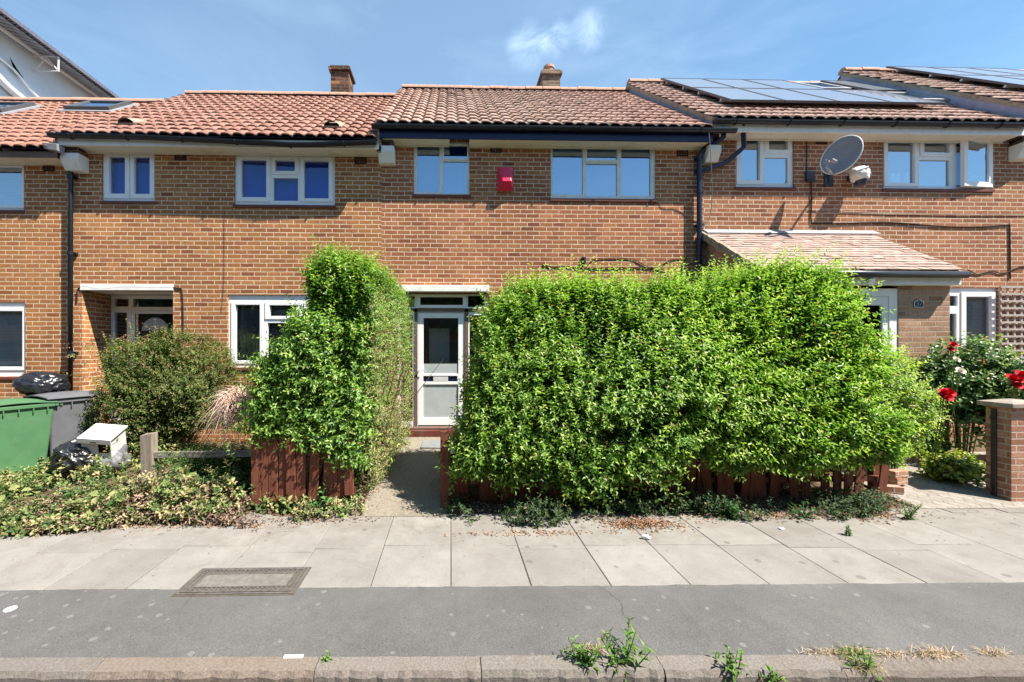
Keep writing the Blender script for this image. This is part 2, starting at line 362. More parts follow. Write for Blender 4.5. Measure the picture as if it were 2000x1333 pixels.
def slab_mat():
    b = NB('concrete_slab')
    a = b.attr('Col'); sp = b.n.new("ShaderNodeSeparateColor"); b.l.new(a.outputs['Color'], sp.inputs[0])
    c = b.mix(sp.outputs[0], (.225, .211, .194), (.268, .253, .233))
    c = b.mix(1.0, c, b.rng(b.noise(2.2, 6, .65), .3, .7, .86, 1.13), 'MULTIPLY')
    c = b.mix(1.0, c, b.rng(b.noise(120, 4, .7), .25, .75, .82, 1.18), 'MULTIPLY')
    g = b.pos(); sx = b.n.new("ShaderNodeSeparateXYZ"); b.l.new(g, sx.inputs[0])
    far = b.rng(sx.outputs[1], 3.55, 4.4, 0, 1)
    k = b.math('MULTIPLY', b.math('ADD', .25, far), b.rng(b.noise(5.5, 7, .72), .42, .68, 0, .55))
    c = b.mix(k, c, (.165, .142, .112))
    c = b.mix(b.rng(b.noise(17, 6, .75), .56, .72, 0, .4), c, (.12, .108, .09))
    v = b.n.new("ShaderNodeTexVoronoi"); v.voronoi_dimensions = '2D'; v.inputs['Scale'].default_value = 3.2; b.l.new(b.pos(), v.inputs['Vector'])
    sv = b.n.new("ShaderNodeSeparateColor"); b.l.new(v.outputs['Color'], sv.inputs[0])
    d = b.math('ADD', v.outputs['Distance'], b.math('MULTIPLY', b.math('SUBTRACT', b.noise(40, 3), .5), .1))
    sp_ = b.math('MULTIPLY', b.math('LESS_THAN', sv.outputs[0], .4), b.rng(b.math('SUBTRACT', d, b.math('MULTIPLY', sv.outputs[1], .09)), -.01, .02, 1, 0))
    c = b.mix(b.math('MULTIPLY', sp_, .5), c, (.1, .09, .08))
    c = b.mix(b.rng(b.noise(3.3, 8, .75, dist=.6), .52, .7, 0, .42), c, (.15, .128, .102))
    b.bump(b.noise(110, 5, .7), .45, .006)
    return b.base(c, .9, .2)
M['slab'] = slab_mat()
M['joint'] = plain('joint_dirt', (.11, .095, .075), .95, .1, .4, 12)
def kerb_mat():
    b = NB('granite_kerb')
    a = b.attr('Col')
    c = b.mix(1.0, a.outputs['Color'], b.rng(b.noise(75, 5, .75), .25, .75, .55, 1.4), 'MULTIPLY')
    c = b.mix(b.rng(b.noise(6, 6, .7), .5, .75, 0, .5), c, (.16, .122, .092))
    b.bump(b.noise(45, 6, .75), .8, .012)
    return b.base(c, .9, .2)
M['kerb'] = kerb_mat()
M['soil'] = plain('dry_soil', (.12, .085, .055), .97, .05, .45, 9, dirt=(.2, .15, .1), ds=6, bumps=.8)
M['path'] = plain('gravelly_concrete_path', (.25, .222, .178), .95, .1, .35, 40, dirt=(.13, .112, .085), ds=3, bumps=.7)
M['drive'] = brick_mat('grey_block_paving', [(0, (.33, .3, .26)), (1, (.42, .38, .33))], (.2, .17, .14))
def drive_mat():
    b = NB('block_paving')
    mp = b.n.new("ShaderNodeMapping"); mp.inputs['Rotation'].default_value = (0, 0, R(40)); b.l.new(b.pos(), mp.inputs[0])
    t = b.n.new("ShaderNodeTexBrick"); t.inputs['Scale'].default_value = 1; t.inputs['Brick Width'].default_value = .2; t.inputs['Row Height'].default_value = .1
    t.inputs['Mortar Size'].default_value = .006; b.l.new(mp.outputs[0], t.inputs['Vector'])
    t.inputs['Color1'].default_value = (.24, .215, .19, 1); t.inputs['Color2'].default_value = (.3, .27, .24, 1); t.inputs['Mortar'].default_value = (.19, .168, .145, 1)
    c = b.mix(1.0, t.outputs[0], b.rng(b.noise(20, 6, .7), .3, .7, .75, 1.25), 'MULTIPLY')
    b.bump(b.noise(60, 4), .3, .005); return b.base(c, .9, .15)
M['drive'] = drive_mat()
M['cover_metal'] = plain('rusty_cast_iron', (.115, .105, .097), .7, .3, .4, 30, dirt=(.16, .145, .13), ds=14)
M['cover_fill'] = plain('cover_concrete', (.175, .16, .147), .9, .2, .25, 30, dirt=(.11, .1, .09), ds=8, bumps=.5)

# ------------------------------------------------------------------ object helpers
def link(o): col.objects.link(o); return o
def thing(name, label, cat, loc=(0, 0, 0), group=None, rotz=0):
    o = link(bpy.data.objects.new(name, None)); o.location = loc; o.rotation_euler = (0, 0, rotz)
    o.empty_display_size = .2
    o['label'] = label; o['category'] = cat
    if group: o['group'] = group
    return o
def tag(o, label, cat, group=None):
    o['label'] = label; o['category'] = cat
    if group: o['group'] = group
    return o
def structure(o): o['kind'] = 'structure'; return o
def rootloc(p):
    while p.parent: p = p.parent
    return Vector(p.location)
class MB:
    def __init__(s): s.v = []; s.f = []; s.c = []
    def add(s, vs, fs, c=None):
        k = len(s.v); s.v += [tuple(v) for v in vs]; s.f += [tuple(i + k for i in f) for f in fs]
        s.c += [c or (.5, .5, .5)] * len(vs); return s
    def box(s, x0, x1, y0, y1, z0, z1, c=None, mat=None):
        vs = [Vector((x, y, z)) for z in (z0, z1) for y in (y0, y1) for x in (x0, x1)]
        if mat is not None: vs = [mat @ v for v in vs]
        return s.add(vs, [(0, 2, 3, 1), (4, 5, 7, 6), (0, 1, 5, 4), (2, 6, 7, 3), (0, 4, 6, 2), (1, 3, 7, 5)], c)
    def sheet(s, x0, x1, y, z0, z1):
        return s.add([(x0, y, z0), (x1, y, z0), (x1, y, z1), (x0, y, z1)], [(0, 1, 2, 3)])
    def hexa(s, bot, top, c=None):   # 4 bottom points, 4 top points (same winding)
        n = len(bot)
        fs = [tuple(reversed(range(n))), tuple(range(n, 2 * n))] + [(i, (i + 1) % n, n + (i + 1) % n, n + i) for i in range(n)]
        return s.add(list(bot) + list(top), fs, c)
    def tube(s, pts, r, n=8, cap=True, c=None):
        pts = [Vector(p) for p in pts]; rs = r if isinstance(r, (list, tuple)) else [r] * len(pts)
        vs = []; 
        d0 = (pts[1] - pts[0]).normalized()
        a = d0.orthogonal().normalized()
        for i, p in enumerate(pts):
            d = (pts[min(i + 1, len(pts) - 1)] - pts[max(i - 1, 0)]).normalized()
            a = (a - d * a.dot(d)).normalized(); b = d.cross(a)
            for k in range(n):
                t = 2 * math.pi * k / n; vs.append(p + (a * math.cos(t) + b * math.sin(t)) * rs[i])
        fs = [(i * n + k, i * n + (k + 1) % n, (i + 1) * n + (k + 1) % n, (i + 1) * n + k) for i in range(len(pts) - 1) for k in range(n)]
        if cap: fs += [tuple(reversed(range(n))), tuple(range((len(pts) - 1) * n, len(pts) * n))]
        return s.add(vs, fs, c)
    def plate(s, x0, x1, z0, z1, holes, yf, yb):   # a slab facing -Y with rectangular holes
        xs = sorted({x0, x1} | {h[i] for h in holes for i in (0, 1) if x0 < h[i] < x1})
        zs = sorted({z0, z1} | {h[i] for h in holes for i in (2, 3) if z0 < h[i] < z1})
        def solid(x, z): return x0 < x < x1 and z0 < z < z1 and not any(h[0] < x < h[1] and h[2] < z < h[3] for h in holes)
        nx, nz = len(xs), len(zs); idx = {}
        def vid(i, k, y):
            key = (i, k, y)
            if key not in idx: idx[key] = len(s.v); s.v.append((xs[i], yf if y == 0 else yb, zs[k])); s.c.append((.5, .5, .5))
            return idx[key]
        cell = lambda i, k: 0 <= i < nx - 1 and 0 <= k < nz - 1 and solid((xs[i] + xs[i + 1]) / 2, (zs[k] + zs[k + 1]) / 2)
        for i in range(nx - 1):
            for k in range(nz - 1):
                if not cell(i, k): continue
                s.f.append((vid(i, k, 0), vid(i + 1, k, 0), vid(i + 1, k + 1, 0), vid(i, k + 1, 0)))
                s.f.append((vid(i, k, 1), vid(i, k + 1, 1), vid(i + 1, k + 1, 1), vid(i + 1, k, 1)))
                if not cell(i - 1, k): s.f.append((vid(i, k, 0), vid(i, k + 1, 0), vid(i, k + 1, 1), vid(i, k, 1)))
                if not cell(i + 1, k): s.f.append((vid(i + 1, k, 0), vid(i + 1, k, 1), vid(i + 1, k + 1, 1), vid(i + 1, k + 1, 0)))
                if not cell(i, k - 1): s.f.append((vid(i, k, 0), vid(i, k, 1), vid(i + 1, k, 1), vid(i + 1, k, 0)))
                if not cell(i, k + 1): s.f.append((vid(i, k + 1, 0), vid(i + 1, k + 1, 0), vid(i + 1, k + 1, 1), vid(i, k + 1, 1)))
        return s
    def build(s, name, mat, parent=None, bevel=0, smooth=False, origin=None, local=False, segs=2, colors=False):
        o = Vector(origin) if origin is not None else (rootloc(parent) if parent is not None and not local else Vector((0, 0, 0)))
        me = bpy.data.meshes.new(name)
        me.from_pydata([tuple(Vector(v) - o) for v in s.v], [], s.f); me.update()
        if colors:
            at_ = me.color_attributes.new('Col', 'FLOAT_COLOR', 'POINT')
            at_.data.foreach_set('color', np.array([tuple(c) + (1,) for c in s.c], dtype=np.float32).ravel())
        me.materials.append(mat)
        if smooth: me.polygons.foreach_set('use_smooth', [True] * len(me.polygons))
        ob = link(bpy.data.objects.new(name, me))
        if origin is not None and parent is None: ob.location = o
        if parent is not None: ob.parent = parent
        if bevel:
            bv = ob.modifiers.new('bevel', 'BEVEL'); bv.width = bevel; bv.segments = segs; bv.limit_method = 'ANGLE'
        return ob
def npmesh(name, V, F, mat, parent=None, C=None, smooth=False, origin=None):
    """V (n,3) float, F (m,k) int with constant k."""
    if origin is not None: V = V - np.array(origin)
    elif parent is not None: V = V - np.array(rootloc(parent))
    me = bpy.data.meshes.new(name); k = F.shape[1]
    me.vertices.add(len(V)); me.vertices.foreach_set('co', V.astype(np.float32).ravel())
    me.loops.add(F.size); me.loops.foreach_set('vertex_index', F.astype(np.int32).ravel())
    me.polygons.add(len(F)); me.polygons.foreach_set('loop_start', np.arange(0, F.size, k, dtype=np.int32))
    if smooth: me.polygons.foreach_set('use_smooth', np.ones(len(F), dtype=bool))
    me.update(calc_edges=True)
    if C is not None:
        a = me.color_attributes.new('Col', 'FLOAT_COLOR', 'POINT')
        a.data.foreach_set('color', np.concatenate([C, np.ones((len(C), 1))], 1).astype(np.float32).ravel())
    me.materials.append(mat)
    o = link(bpy.data.objects.new(name, me))
    if parent is not None: o.parent = parent
    if origin is not None and parent is None: o.location = origin
    return o
def norm(a): return a / np.maximum(np.linalg.norm(a, axis=-1, keepdims=True), 1e-9)
def hash3(i, j, k, seed):
    n = (i * 374761393 + j * 668265263 + k * 1274126177 + seed * 974634777) & 0xffffffff
    n = ((n ^ (n >> 13)) * 1274126177) & 0xffffffff
    return ((n ^ (n >> 16)) & 0xffff) / 65535.0
def vnoise(P, scale, seed=0):
    Q = P * scale; I = np.floor(Q).astype(np.int64); f = Q - I; f = f * f * (3 - 2 * f); r = 0
    for dx in (0, 1):
        for dy in (0, 1):
            for dz in (0, 1):
                wgt = (f[:, 0] if dx else 1 - f[:, 0]) * (f[:, 1] if dy else 1 - f[:, 1]) * (f[:, 2] if dz else 1 - f[:, 2])
                r = r + wgt * hash3(I[:, 0] + dx, I[:, 1] + dy, I[:, 2] + dz, seed)
    return r

# leaves ----------------------------------------------------------------
class Leaves:
    def __init__(s): s.P, s.D, s.N, s.L, s.W, s.C = [], [], [], [], [], []
    def add(s, P, D, N, L, W, C):
        n = len(P); s.P.append(P); s.D.append(norm(D)); s.N.append(N)
        s.L.append(np.broadcast_to(L, (n,))); s.W.append(np.broadcast_to(W, (n,))); s.C.append(C)
    def build(s, name, mat, parent=None, fold=.3, curl=.18, big=False, origin=None):
        P, D, N, L, W, C = (np.concatenate(a) for a in (s.P, s.D, s.N, s.L, s.W, s.C))
        S = norm(np.cross(D, N)); N = np.cross(S, D); n = len(P); L = L[:, None]; W = W[:, None]
        if not big:
            V = np.stack([P, P + D * L * .42 - S * W * .5 + N * W * fold, P + D * L - N * L * curl, P + D * L * .42 + S * W * .5 + N * W * fold], 1).reshape(-1, 3)
            b = np.arange(n)[:, None] * 4
            F = np.concatenate([b + np.array([[0, 2, 1]]), b + np.array([[0, 3, 2]])]); k = 4
        else:
            pt = lambda t, sd, up: P + D * L * t + S * W * sd + N * (W * up)
            V = np.stack([P, pt(.25, -.42, fold * .7), pt(.25, .42, fold * .7), pt(.3, 0, 0), pt(.62, -.46, fold * .6 - curl * .3), pt(.62, .46, fold * .6 - curl * .3),
                          pt(.66, 0, -curl * .3), pt(1, 0, -curl)], 1).reshape(-1, 3)
            b = np.arange(n)[:, None] * 8; k = 8
            F = np.concatenate([b + np.array([q]) for q in ([0, 3, 1], [0, 2, 3], [1, 3, 6], [1, 6, 4], [3, 2, 5], [3, 5, 6], [4, 6, 7], [6, 5, 7])])
        return npmesh(name, V, F, mat, parent, np.repeat(C, k, 0), origin=origin)
def palette(t, stops):
    xs = [a for a, _ in stops]; cs = np.array([c for _, c in stops])
    return np.stack([np.interp(t, xs, cs[:, i]) for i in range(3)], 1)
UP = np.array([0., 0., 1.])
def shoots(lv, P, D, L, K, ll, lw, pal, r, droop=.1, spread=.75, ramp=.6, base_t=0, jit=.15, taper=.45):
    """pairs of leaves up each shoot; colour runs from pal(0) old to pal(1) young at the tip"""
    n = len(P); D = norm(D); A = norm(np.cross(D, UP + r.normal(0, .3, (n, 3)))); B = np.cross(D, A)
    ph = r.random(n) * 6.28; tone = np.clip(r.normal(.0, jit, n), -.4, .4)
    for k in range(K):
        t = (k + .6) / K
        pos = P + D * (L * t)[:, None] + (UP * -1) * (droop * L * t * t)[:, None]
        for sg in (0, math.pi):
            an = ph + k * 1.57 + sg + r.normal(0, .25, n)
            side = A * np.cos(an)[:, None] + B * np.sin(an)[:, None]
            d = D * (1 - spread * (1 - .5 * t)) + side * spread + r.normal(0, .12, (n, 3))
            nrm = norm(D * .6 + UP * .55 - side * .25 + r.normal(0, .28, (n, 3)))
            sz = (1 - taper * t) * r.uniform(.75, 1.2, n)
            c = palette(np.clip(base_t + ramp * t + tone + r.normal(0, .1, n), 0, 1), pal)
            old = r.random(n) < .02; c[old] = np.array([.26, .2, .07]) * r.uniform(.5, 1.1, (old.sum(), 1))
            lv.add(pos + r.normal(0, .004, (n, 3)), d, nrm, ll * sz, lw * sz, c)
def box_surface(n, r, w=(1, 1, 1, 1, 1, .3)):
    """points on a unit box; w = weights for -x,+x,-y,+y,+z,-z"""
    w = np.array(w, float); f = r.choice(6, n, p=w / w.sum()); a = r.uniform(-1, 1, (n, 3))
    ax = np.array([0, 0, 1, 1, 2, 2])[f]; sg = np.array([-1, 1, -1, 1, 1, -1])[f]
    a[np.arange(n), ax] = sg; return a
def round_box(a, p=5): return a / (np.abs(a) ** p).sum(1, keepdims=True) ** (1 / p)

# ------------------------------------------------------------------ windows, doors
WY = 7.14          # the facade plane
def window(root, outer, glass, sashes=(), Y=WY, rec=.03, mat='white', gl='glass', curtain_or_dim_sheet=None, sill=None, name='window', hood=0, deep=.06, sashp=.014):
    x0, x1, z0, z1 = prect(*outer, Y)
    yf = Y + rec
    gs = [prect(*g, Y) for g in glass]
    fr = MB().plate(x0, x1, z0, z1, gs, yf, yf + deep).build(name, M[mat], root, bevel=.004)
    for s_ in sashes:
        sx = prect(*s_, Y); inn = [g for g in gs if g[0] > sx[0] and g[1] < sx[1] and g[2] > sx[2] and g[3] < sx[3]]
        big = [(g[0] - .002, g[1] + .002, g[2] - .002, g[3] + .002) for g in inn]
        MB().plate(*sx, big, yf - sashp, yf - .0005).build('casement', M[mat], fr, bevel=.004)
    pb = MB()
    for g in gs: pb.sheet(g[0] + .001, g[1] - .001, yf + .028, g[2] + .001, g[3] - .001)
    pb.build('pane', M[gl], fr)
    if curtain_or_dim_sheet: curtain_for(fr, (x0, x1, z0, z1), yf + deep + .05, curtain_or_dim_sheet)
    if sill:
        MB().box(x0 - .02, x1 + .02, Y - .022, Y + rec - .003, z0 - .055, z0 - .004).build('sill', M[sill], fr, bevel=.006)
    return fr, (x0, x1, z0, z1)
def curtain_for(fr, r, y, kind):
    x0, x1, z0, z1 = r
    if kind == 'slats':
        m = MB(); z = z0 + .03; 
        while z < z1:
            m.box(x0, x1, -.004, .004, -.011, .011, mat=Matrix.Translation((0, y, z)) @ Matrix.Rotation(R(-35), 4, 'X')); z += .025
        m.build('blind', M['blind'], fr)
    else:
        n = 60; xs = np.linspace(x0 - .02, x1 + .02, n); m = MB()
        yy = y + .012 * np.sin(np.linspace(0, 19 * (x1 - x0), n)) + .006 * np.sin(np.linspace(0, 53, n))
        vs = [(xs[i], yy[i], z) for z in (z0 - .02, z1 + .02) for i in range(n)]
        m.add(vs, [(i, i + 1, n + i + 1, n + i) for i in range(n - 1)])
        m.build('curtain', M[kind], fr, smooth=True)  # with room_dark this is a flat sheet painted as an unlit room, no cloth

# ------------------------------------------------------------------ roofs
EY, RY = 6.80, 10.2
def pantiles(X0, X1, ez, rz, tw=.2, gauge=.32, seed=0, ey=EY, ry=RY, flat=False, x1_top=None):
    r = np.random.default_rng(seed)
    L = math.hypot(ry - ey, rz - ez); ca, sa = (ry - ey) / L, (rz - ez) / L
    rows = max(1, round(L / gauge)); g = L / rows; cols = max(1, round((X1 - X0) / tw)); w_ = (X1 - X0) / cols
    m = 2 if flat else 9
    t = np.linspace(0, 1, m)
    prof = np.zeros(m) if flat else .016 * np.sin(2 * math.pi * t - .6) + .008 * np.sin(4 * math.pi * t)
    V, F, C = [], [], []; k = 0
    lift = .013 if flat else .029; th = .012 if flat else .018
    for j in range(rows):
        for i in range(cols + (1 if flat and j % 2 else 0)):
            xa = X0 + i * w_ - (w_ / 2 if flat and j % 2 else 0); xb = xa + w_ + (-.003 if flat else .006)
            xa = max(xa, X0); xb = min(xb, X1)
            s0 = j * g + r.normal(0, .004); s1 = (j + 1) * g + .02
            if x1_top is not None:
                lim = X1 + (x1_top - X1) * ((j + .5) * g / L)
                if xa > lim - .02: continue
                xb = min(xb, lim)
            l0 = lift + r.normal(0, .003); tw_ = r.normal(0, .003)
            xs = xa + (xb - xa) * t
            for s_, off in ((s0, l0), (s1, 0.0), (s0, l0 - th)):
                nn = off + prof + tw_ * (t - .5)
                V.append(np.stack([xs, ey + s_ * ca - nn * sa, ez + s_ * sa + nn * ca], 1))
            q = np.arange(m - 1)
            F.append(np.stack([k + q, k + q + 1, k + m + q + 1, k + m + q], 1))
            F.append(np.stack([k + 2 * m + q, k + 2 * m + q + 1, k + q + 1, k + q], 1))
            C.append(np.repeat(np.array([[r.random(), r.random(), 0]]), 3 * m, 0)); k += 3 * m
    return np.concatenate(V), np.concatenate(F), np.concatenate(C)
def ridge_mesh(X0, X1, y, z, seg=.45, rr=.12):
    m = MB(); n = max(1, round((X1 - X0) / seg)); w_ = (X1 - X0) / n
    for i in range(n):
        a, b = X0 + i * w_, X0 + (i + 1) * w_ - .012
        k = rr * (1 + random.uniform(-.04, .04)); dz = random.uniform(-.008, .008)
        vs = []
        for x in (a, b):
            for q in range(9):
                t = math.pi * (q / 8); vs.append((x, y - k * math.cos(t), z + dz + k * .95 * math.sin(t) - .05))
        m.add(vs, [(q, q + 1, 9 + q + 1, 9 + q) for q in range(8)] + [tuple(range(8, -1, -1)), tuple(range(9, 18))])
    return m

# ================================================================== the setting
def edge(pl, pr, z=0.0):     # a line on the ground through the photograph's left and right edge
    a, b = gat(0, pl, z), gat(2000, pr, z)
    return lambda X: a[1] + (b[1] - a[1]) * (X - a[0]) / (b[0] - a[0])
e_kf = edge(1317, 1313); e_kb = edge(1286, 1279); e_as = edge(1157, 1141); e_sb = edge(1006, 1003)
g = MB(); g.box(-400, 400, -400, 500, -1.2, -.16); structure(g.build('ground', M['soil']))
m = MB(); m.add([(-60, -9, -.125), (60, -9, -.125), (60, e_kf(60), -.125), (-60, e_kf(-60), -.125)], [(0, 1, 2, 3)])
structure(m.build('road', M['road']))
m = MB()
XL, XR = -14.0, 14.0
kx = [XL, -9, -6.3, -4.0, gat(192, 1300)[0], gat(618, 1300)[0], gat(618, 1300)[0] + .93, gat(618, 1300)[0] + 1.95, gat(618, 1300)[0] + 2.95, 4.2, 5.3, 7.2, 10, XR]
kc = [tuple(q * .52 for q in c) for c in [(.36, .31, .27), (.38, .335, .3), (.4, .33, .29), (.37, .33, .30), (.41, .335, .28), (.4, .355, .315), (.385, .35, .31), (.40, .36, .32)]]
for i in range(len(kx) - 1):
    a, b = kx[i] + .0025, kx[i + 1] - .0025
    dz = random.uniform(-.004, .004)
    bot = [(a, e_kf(a), -.16), (b, e_kf(b), -.16), (b, e_kb(b), -.16), (a, e_kb(a), -.16)]
    n_ = 24; c = kc[i % len(kc)]
    vs = []
    for q in range(n_ + 1):
        x = a + (b - a) * q / n_; j1, j2 = random.uniform(-.008, .008), random.uniform(-.004, .004)
        vs += [(x, e_kf(x) + j2, -.16), (x, e_kf(x) + .004 + j1, -.03 + j2), (x, e_kf(x) + .022 + j1, -.002 + dz), (x, e_kb(x) + j2, .003 + dz), (x, e_kb(x), -.16)]
    fs = [(5 * q + k, 5 * q + 5 + k, 5 * q + 6 + k, 5 * q + 1 + k) for q in range(n_) for k in range(4)] + [(0, 1, 2, 3, 4), tuple(5 * n_ + k for k in (4, 3, 2, 1, 0))]
    m.add(vs, fs, c)
structure(m.build('kerb', M['kerb'], colors=True))
m = MB(); xs = np.linspace(XL, XR, 900); rag = .004 + .012 * vnoise(np.stack([xs, xs * 0, xs * 0], 1), 4, 3) + .010 * vnoise(np.stack([xs, xs * 0, xs * 0], 1), 22, 5)
for a, b, ra_, rb_ in zip(xs[:-1], xs[1:], rag[:-1], rag[1:]):
    m.add([(a, e_kb(a) + .001, -.004), (b, e_kb(b) + .001, -.004), (b, e_as(b) - .02, .0), (a, e_as(a) - .02, .0), (b, e_as(b) + rb_, .0045), (a, e_as(a) + ra_, .0045)], [(0, 1, 2, 3), (3, 2, 4, 5)])
structure(m.build('footway_asphalt', M['asphalt']))
# paving slabs
m = MB(); m.add([(XL, e_as(XL) - .002, -.012), (XR, e_as(XR) - .002, -.012), (XR, 5.2, -.012), (XL, 5.2, -.012)], [(0, 1, 2, 3)])
structure(m.build('slab_bedding', M['joint']))
mid0 = edge(1074, 1068)
m = MB(); jx = []; x = gat(721.7, 1150)[0]
step = (gat(1352, 1145)[0] - gat(721.7, 1150)[0]) / 4
jl = [x + step * k for k in range(-22, 22)]
r2 = random.Random(4)
for k, (a, b) in enumerate(zip(jl[:-1], jl[1:])):
    if b < XL or a > XR: continue
    dm = r2.choice((-.055, .05, .0, .06)); sk = -.012
    for row in (0, 1, 2):
        y0 = e_as if row == 0 else (lambda X, d=dm: mid0(X) + d)
        y1 = (lambda X, d=dm: mid0(X) + d) if row == 0 else (lambda X: e_sb(X) + .0)
        if row == 1: y1 = lambda X: e_sb(X) + .02
        if row == 2:
            y0 = lambda X: e_sb(X) + .02; y1 = lambda X: e_sb(X) + .42
        g_ = .0024; c = (r2.random(), 0, 0); tilt = r2.uniform(-.003, .003); dz = r2.uniform(-.0025, .0015)
        P4 = [(a + g_, y0(a) + g_), (b - g_, y0(b) + g_), (b - g_, y1(b) - g_), (a + g_, y1(a) - g_)]
        top = [(px, py, dz + tilt * (1 if q in (1, 2) else -1)) for q, (px, py) in enumerate(P4)]
        m.hexa([(px, py, -.03) for px, py in P4], top, c)
structure(m.build('paving', M['slab'], colors=True, bevel=.004, segs=1))
# garden soil
def gz(X, Y):
    t = np.clip((Y - 4.42) / 2.7, 0, 1); tr = np.clip((Y - 4.42) / 1.5, 0, 1); X = np.asarray(X, float)
    hl = .16 + .11 * np.clip((X + 3.2) / 2, 0, 1)
    base = hl * t; right = .22 * tr
    k = np.clip((X - 4.6) / .8, 0, 1)
    return base * (1 - k) + right * k
gx = np.linspace(-14, 14, 160); gy = np.linspace(4.36, 7.2, 40)
GX, GY = np.meshgrid(gx, gy); P = np.stack([GX.ravel(), GY.ravel(), np.zeros(GX.size)], 1)
P[:, 2] = gz(P[:, 0], P[:, 1]) + .035 * (vnoise(P, 5, 3) - .35) * np.clip((P[:, 1] - 4.36) / .2, 0, 1) - .006
xp0, xp1 = -.82, .0
inpath = (P[:, 0] > -1.0) & (P[:, 0] < .14); P[inpath, 2] = gz(P[inpath, 0], P[inpath, 1]) - .035
indrive = (P[:, 0] > 5.15); P[indrive, 2] = gz(P[indrive, 0], P[indrive, 1]) - .03
i = np.arange(len(gy) - 1)[:, None] * len(gx) + np.arange(len(gx) - 1)[None]; i = i.ravel()
structure(npmesh('garden_soil', P, np.stack([i, i + 1, i + len(gx) + 1, i + len(gx)], 1), M['soil'], smooth=True))
def strip(name, x0f, x1f, y0, y1, mat, n=14, dz=.004):
    m = MB()
    for k in range(n):
        a, b = y0 + (y1 - y0) * k / n, y0 + (y1 - y0) * (k + 1) / n
        m.add([(x0f(a), a, float(gz(x0f(a), a)) + dz), (x1f(a), a, float(gz(x1f(a), a)) + dz), (x1f(b), b, float(gz(x1f(b), b)) + dz), (x0f(b), b, float(gz(x0f(b), b)) + dz)], [(0, 1, 2, 3)])
    return structure(m.build(name, mat))
strip('garden_path', lambda y: -.98, lambda y: .12, 4.36, 7.0, M['path'])
strip('driveway', lambda y: 5.18, lambda y: 13.0, 4.42, 6.0, M['drive'])
zz = float(gz(-.35, 6.55))
m = MB(); m.hexa([(-.47, 6.42, zz - .01), (-.03, 6.40, zz - .01), (-.03, 6.78, zz + .02), (-.45, 6.8, zz + .02)], [(-.47, 6.42, zz + .018), (-.03, 6.40, zz + .018), (-.03, 6.78, zz + .04), (-.45, 6.8, zz + .04)])
tag(m.build('paving_slab', M['slab_grey'], origin=(-.3, 6.6, zz), bevel=.006), 'loose grey slab lying on the path below the white front door', 'slab')

# ================================================================== the houses
X12 = at(140, 300, WY)[0]; X23 = at(745, 300, WY)[0]; X34 = at(1374, 300, WY)[0]
X45 = X34 + 5.5; X01 = X12 - 5.4
def zat(px, py, Y): return at(px, py, Y)[1]
HS = {
 1: dict(x=(X01, X12), ez=zat(60, 287, EY), rz=zat(150, 200, RY), b='brick_one', t='tile_one'),
 2: dict(x=(X12, X23), ez=zat(400, 263, EY), rz=zat(560, 188, RY), b='brick_two', t='tile_two'),
 3: dict(x=(X23, X34), ez=zat(1000, 242, EY), rz=zat(990, 177, RY), b='brick_three', t='tile_three'),
 4: dict(x=(X34, X45), ez=zat(1650, 232, EY), rz=zat(1400, 165, RY), b='brick_four', t='tile_four'),
 5: dict(x=(X45, X45 + 5.2), ez=zat(1650, 196, EY), rz=zat(1640, 140, RY), b='brick_four', t='tile_four'),
}
LB = {1: 'brick terraced house cut by the left edge, slatted blinds behind its windows',
      2: 'brick terraced house with recessed front door and deep blue upstairs windows',
      3: 'brick terraced house with navy eaves, weathered roof and white glazed door between two hedges',
      4: 'brick terraced house with tiled porch, solar panels and satellite dish',
      5: 'neighbouring house at the right edge, only its higher tiled roof showing'}
houses = {}
def house(i, holes, cills=True):
    h = HS[i]; x0, x1 = h['x']; ez, rz = h['ez'], h['rz']; bm_ = M[h['b']]
    root = thing('terraced_house', LB[i], 'house', ((x0 + x1) / 2, WY, 0), 'terraced houses in the row'); houses[i] = root
    wt = ez - .10
    w_ = MB().plate(x0, x1, -.2, wt, holes, WY, WY + .1)
    ridge2 = 2 * RY - EY
    for xa, xb in ((x0 + .004, x0 + .1), (x1 - .1, x1 - .004)):      # party walls with gable
        pr = [(WY + .1, -.2), (ridge2 - .25, -.2), (ridge2 - .25, ez - .04), (RY, rz - .07), (EY + .25, ez + .05), (WY + .1, ez + .05)]
        w_.hexa([(xa, y, z) for y, z in pr], [(xb, y, z) for y, z in pr])
    w_.box(x0 + .1, x1 - .1, ridge2 - .35, ridge2 - .25, -.2, ez - .04)
    h['wall'] = w_
    V, F, C = pantiles(x0 - (.055 if i > 1 else -.01), x1 - .01, ez, rz, seed=40 + i)
    rf = npmesh('roof', V, F, M[h['t']], root, C)
    h['roof'] = rf
    b = MB(); b.add([(x0 + .01, RY, rz - .02), (x1 - .01, RY, rz - .02), (x1 - .01, ridge2, ez), (x0 + .01, ridge2, ez)], [(0, 1, 2, 3)])
    b.add([(x0 + .01, EY + .02, ez - .025), (x1 - .01, EY + .02, ez - .025), (x1 - .01, RY, rz - .05), (x0 + .01, RY, rz - .05)], [(3, 2, 1, 0)])
    b.build('roof_underlay', M['tin_sheet'], root)
    ridge_mesh(x0, x1, RY, rz + .03).build('ridge_tile', M['ridge'], rf, smooth=False)
    return root
def finish_wall(i):
    return HS[i]['wall'].build('wall', M[HS[i]['b']], houses[i])
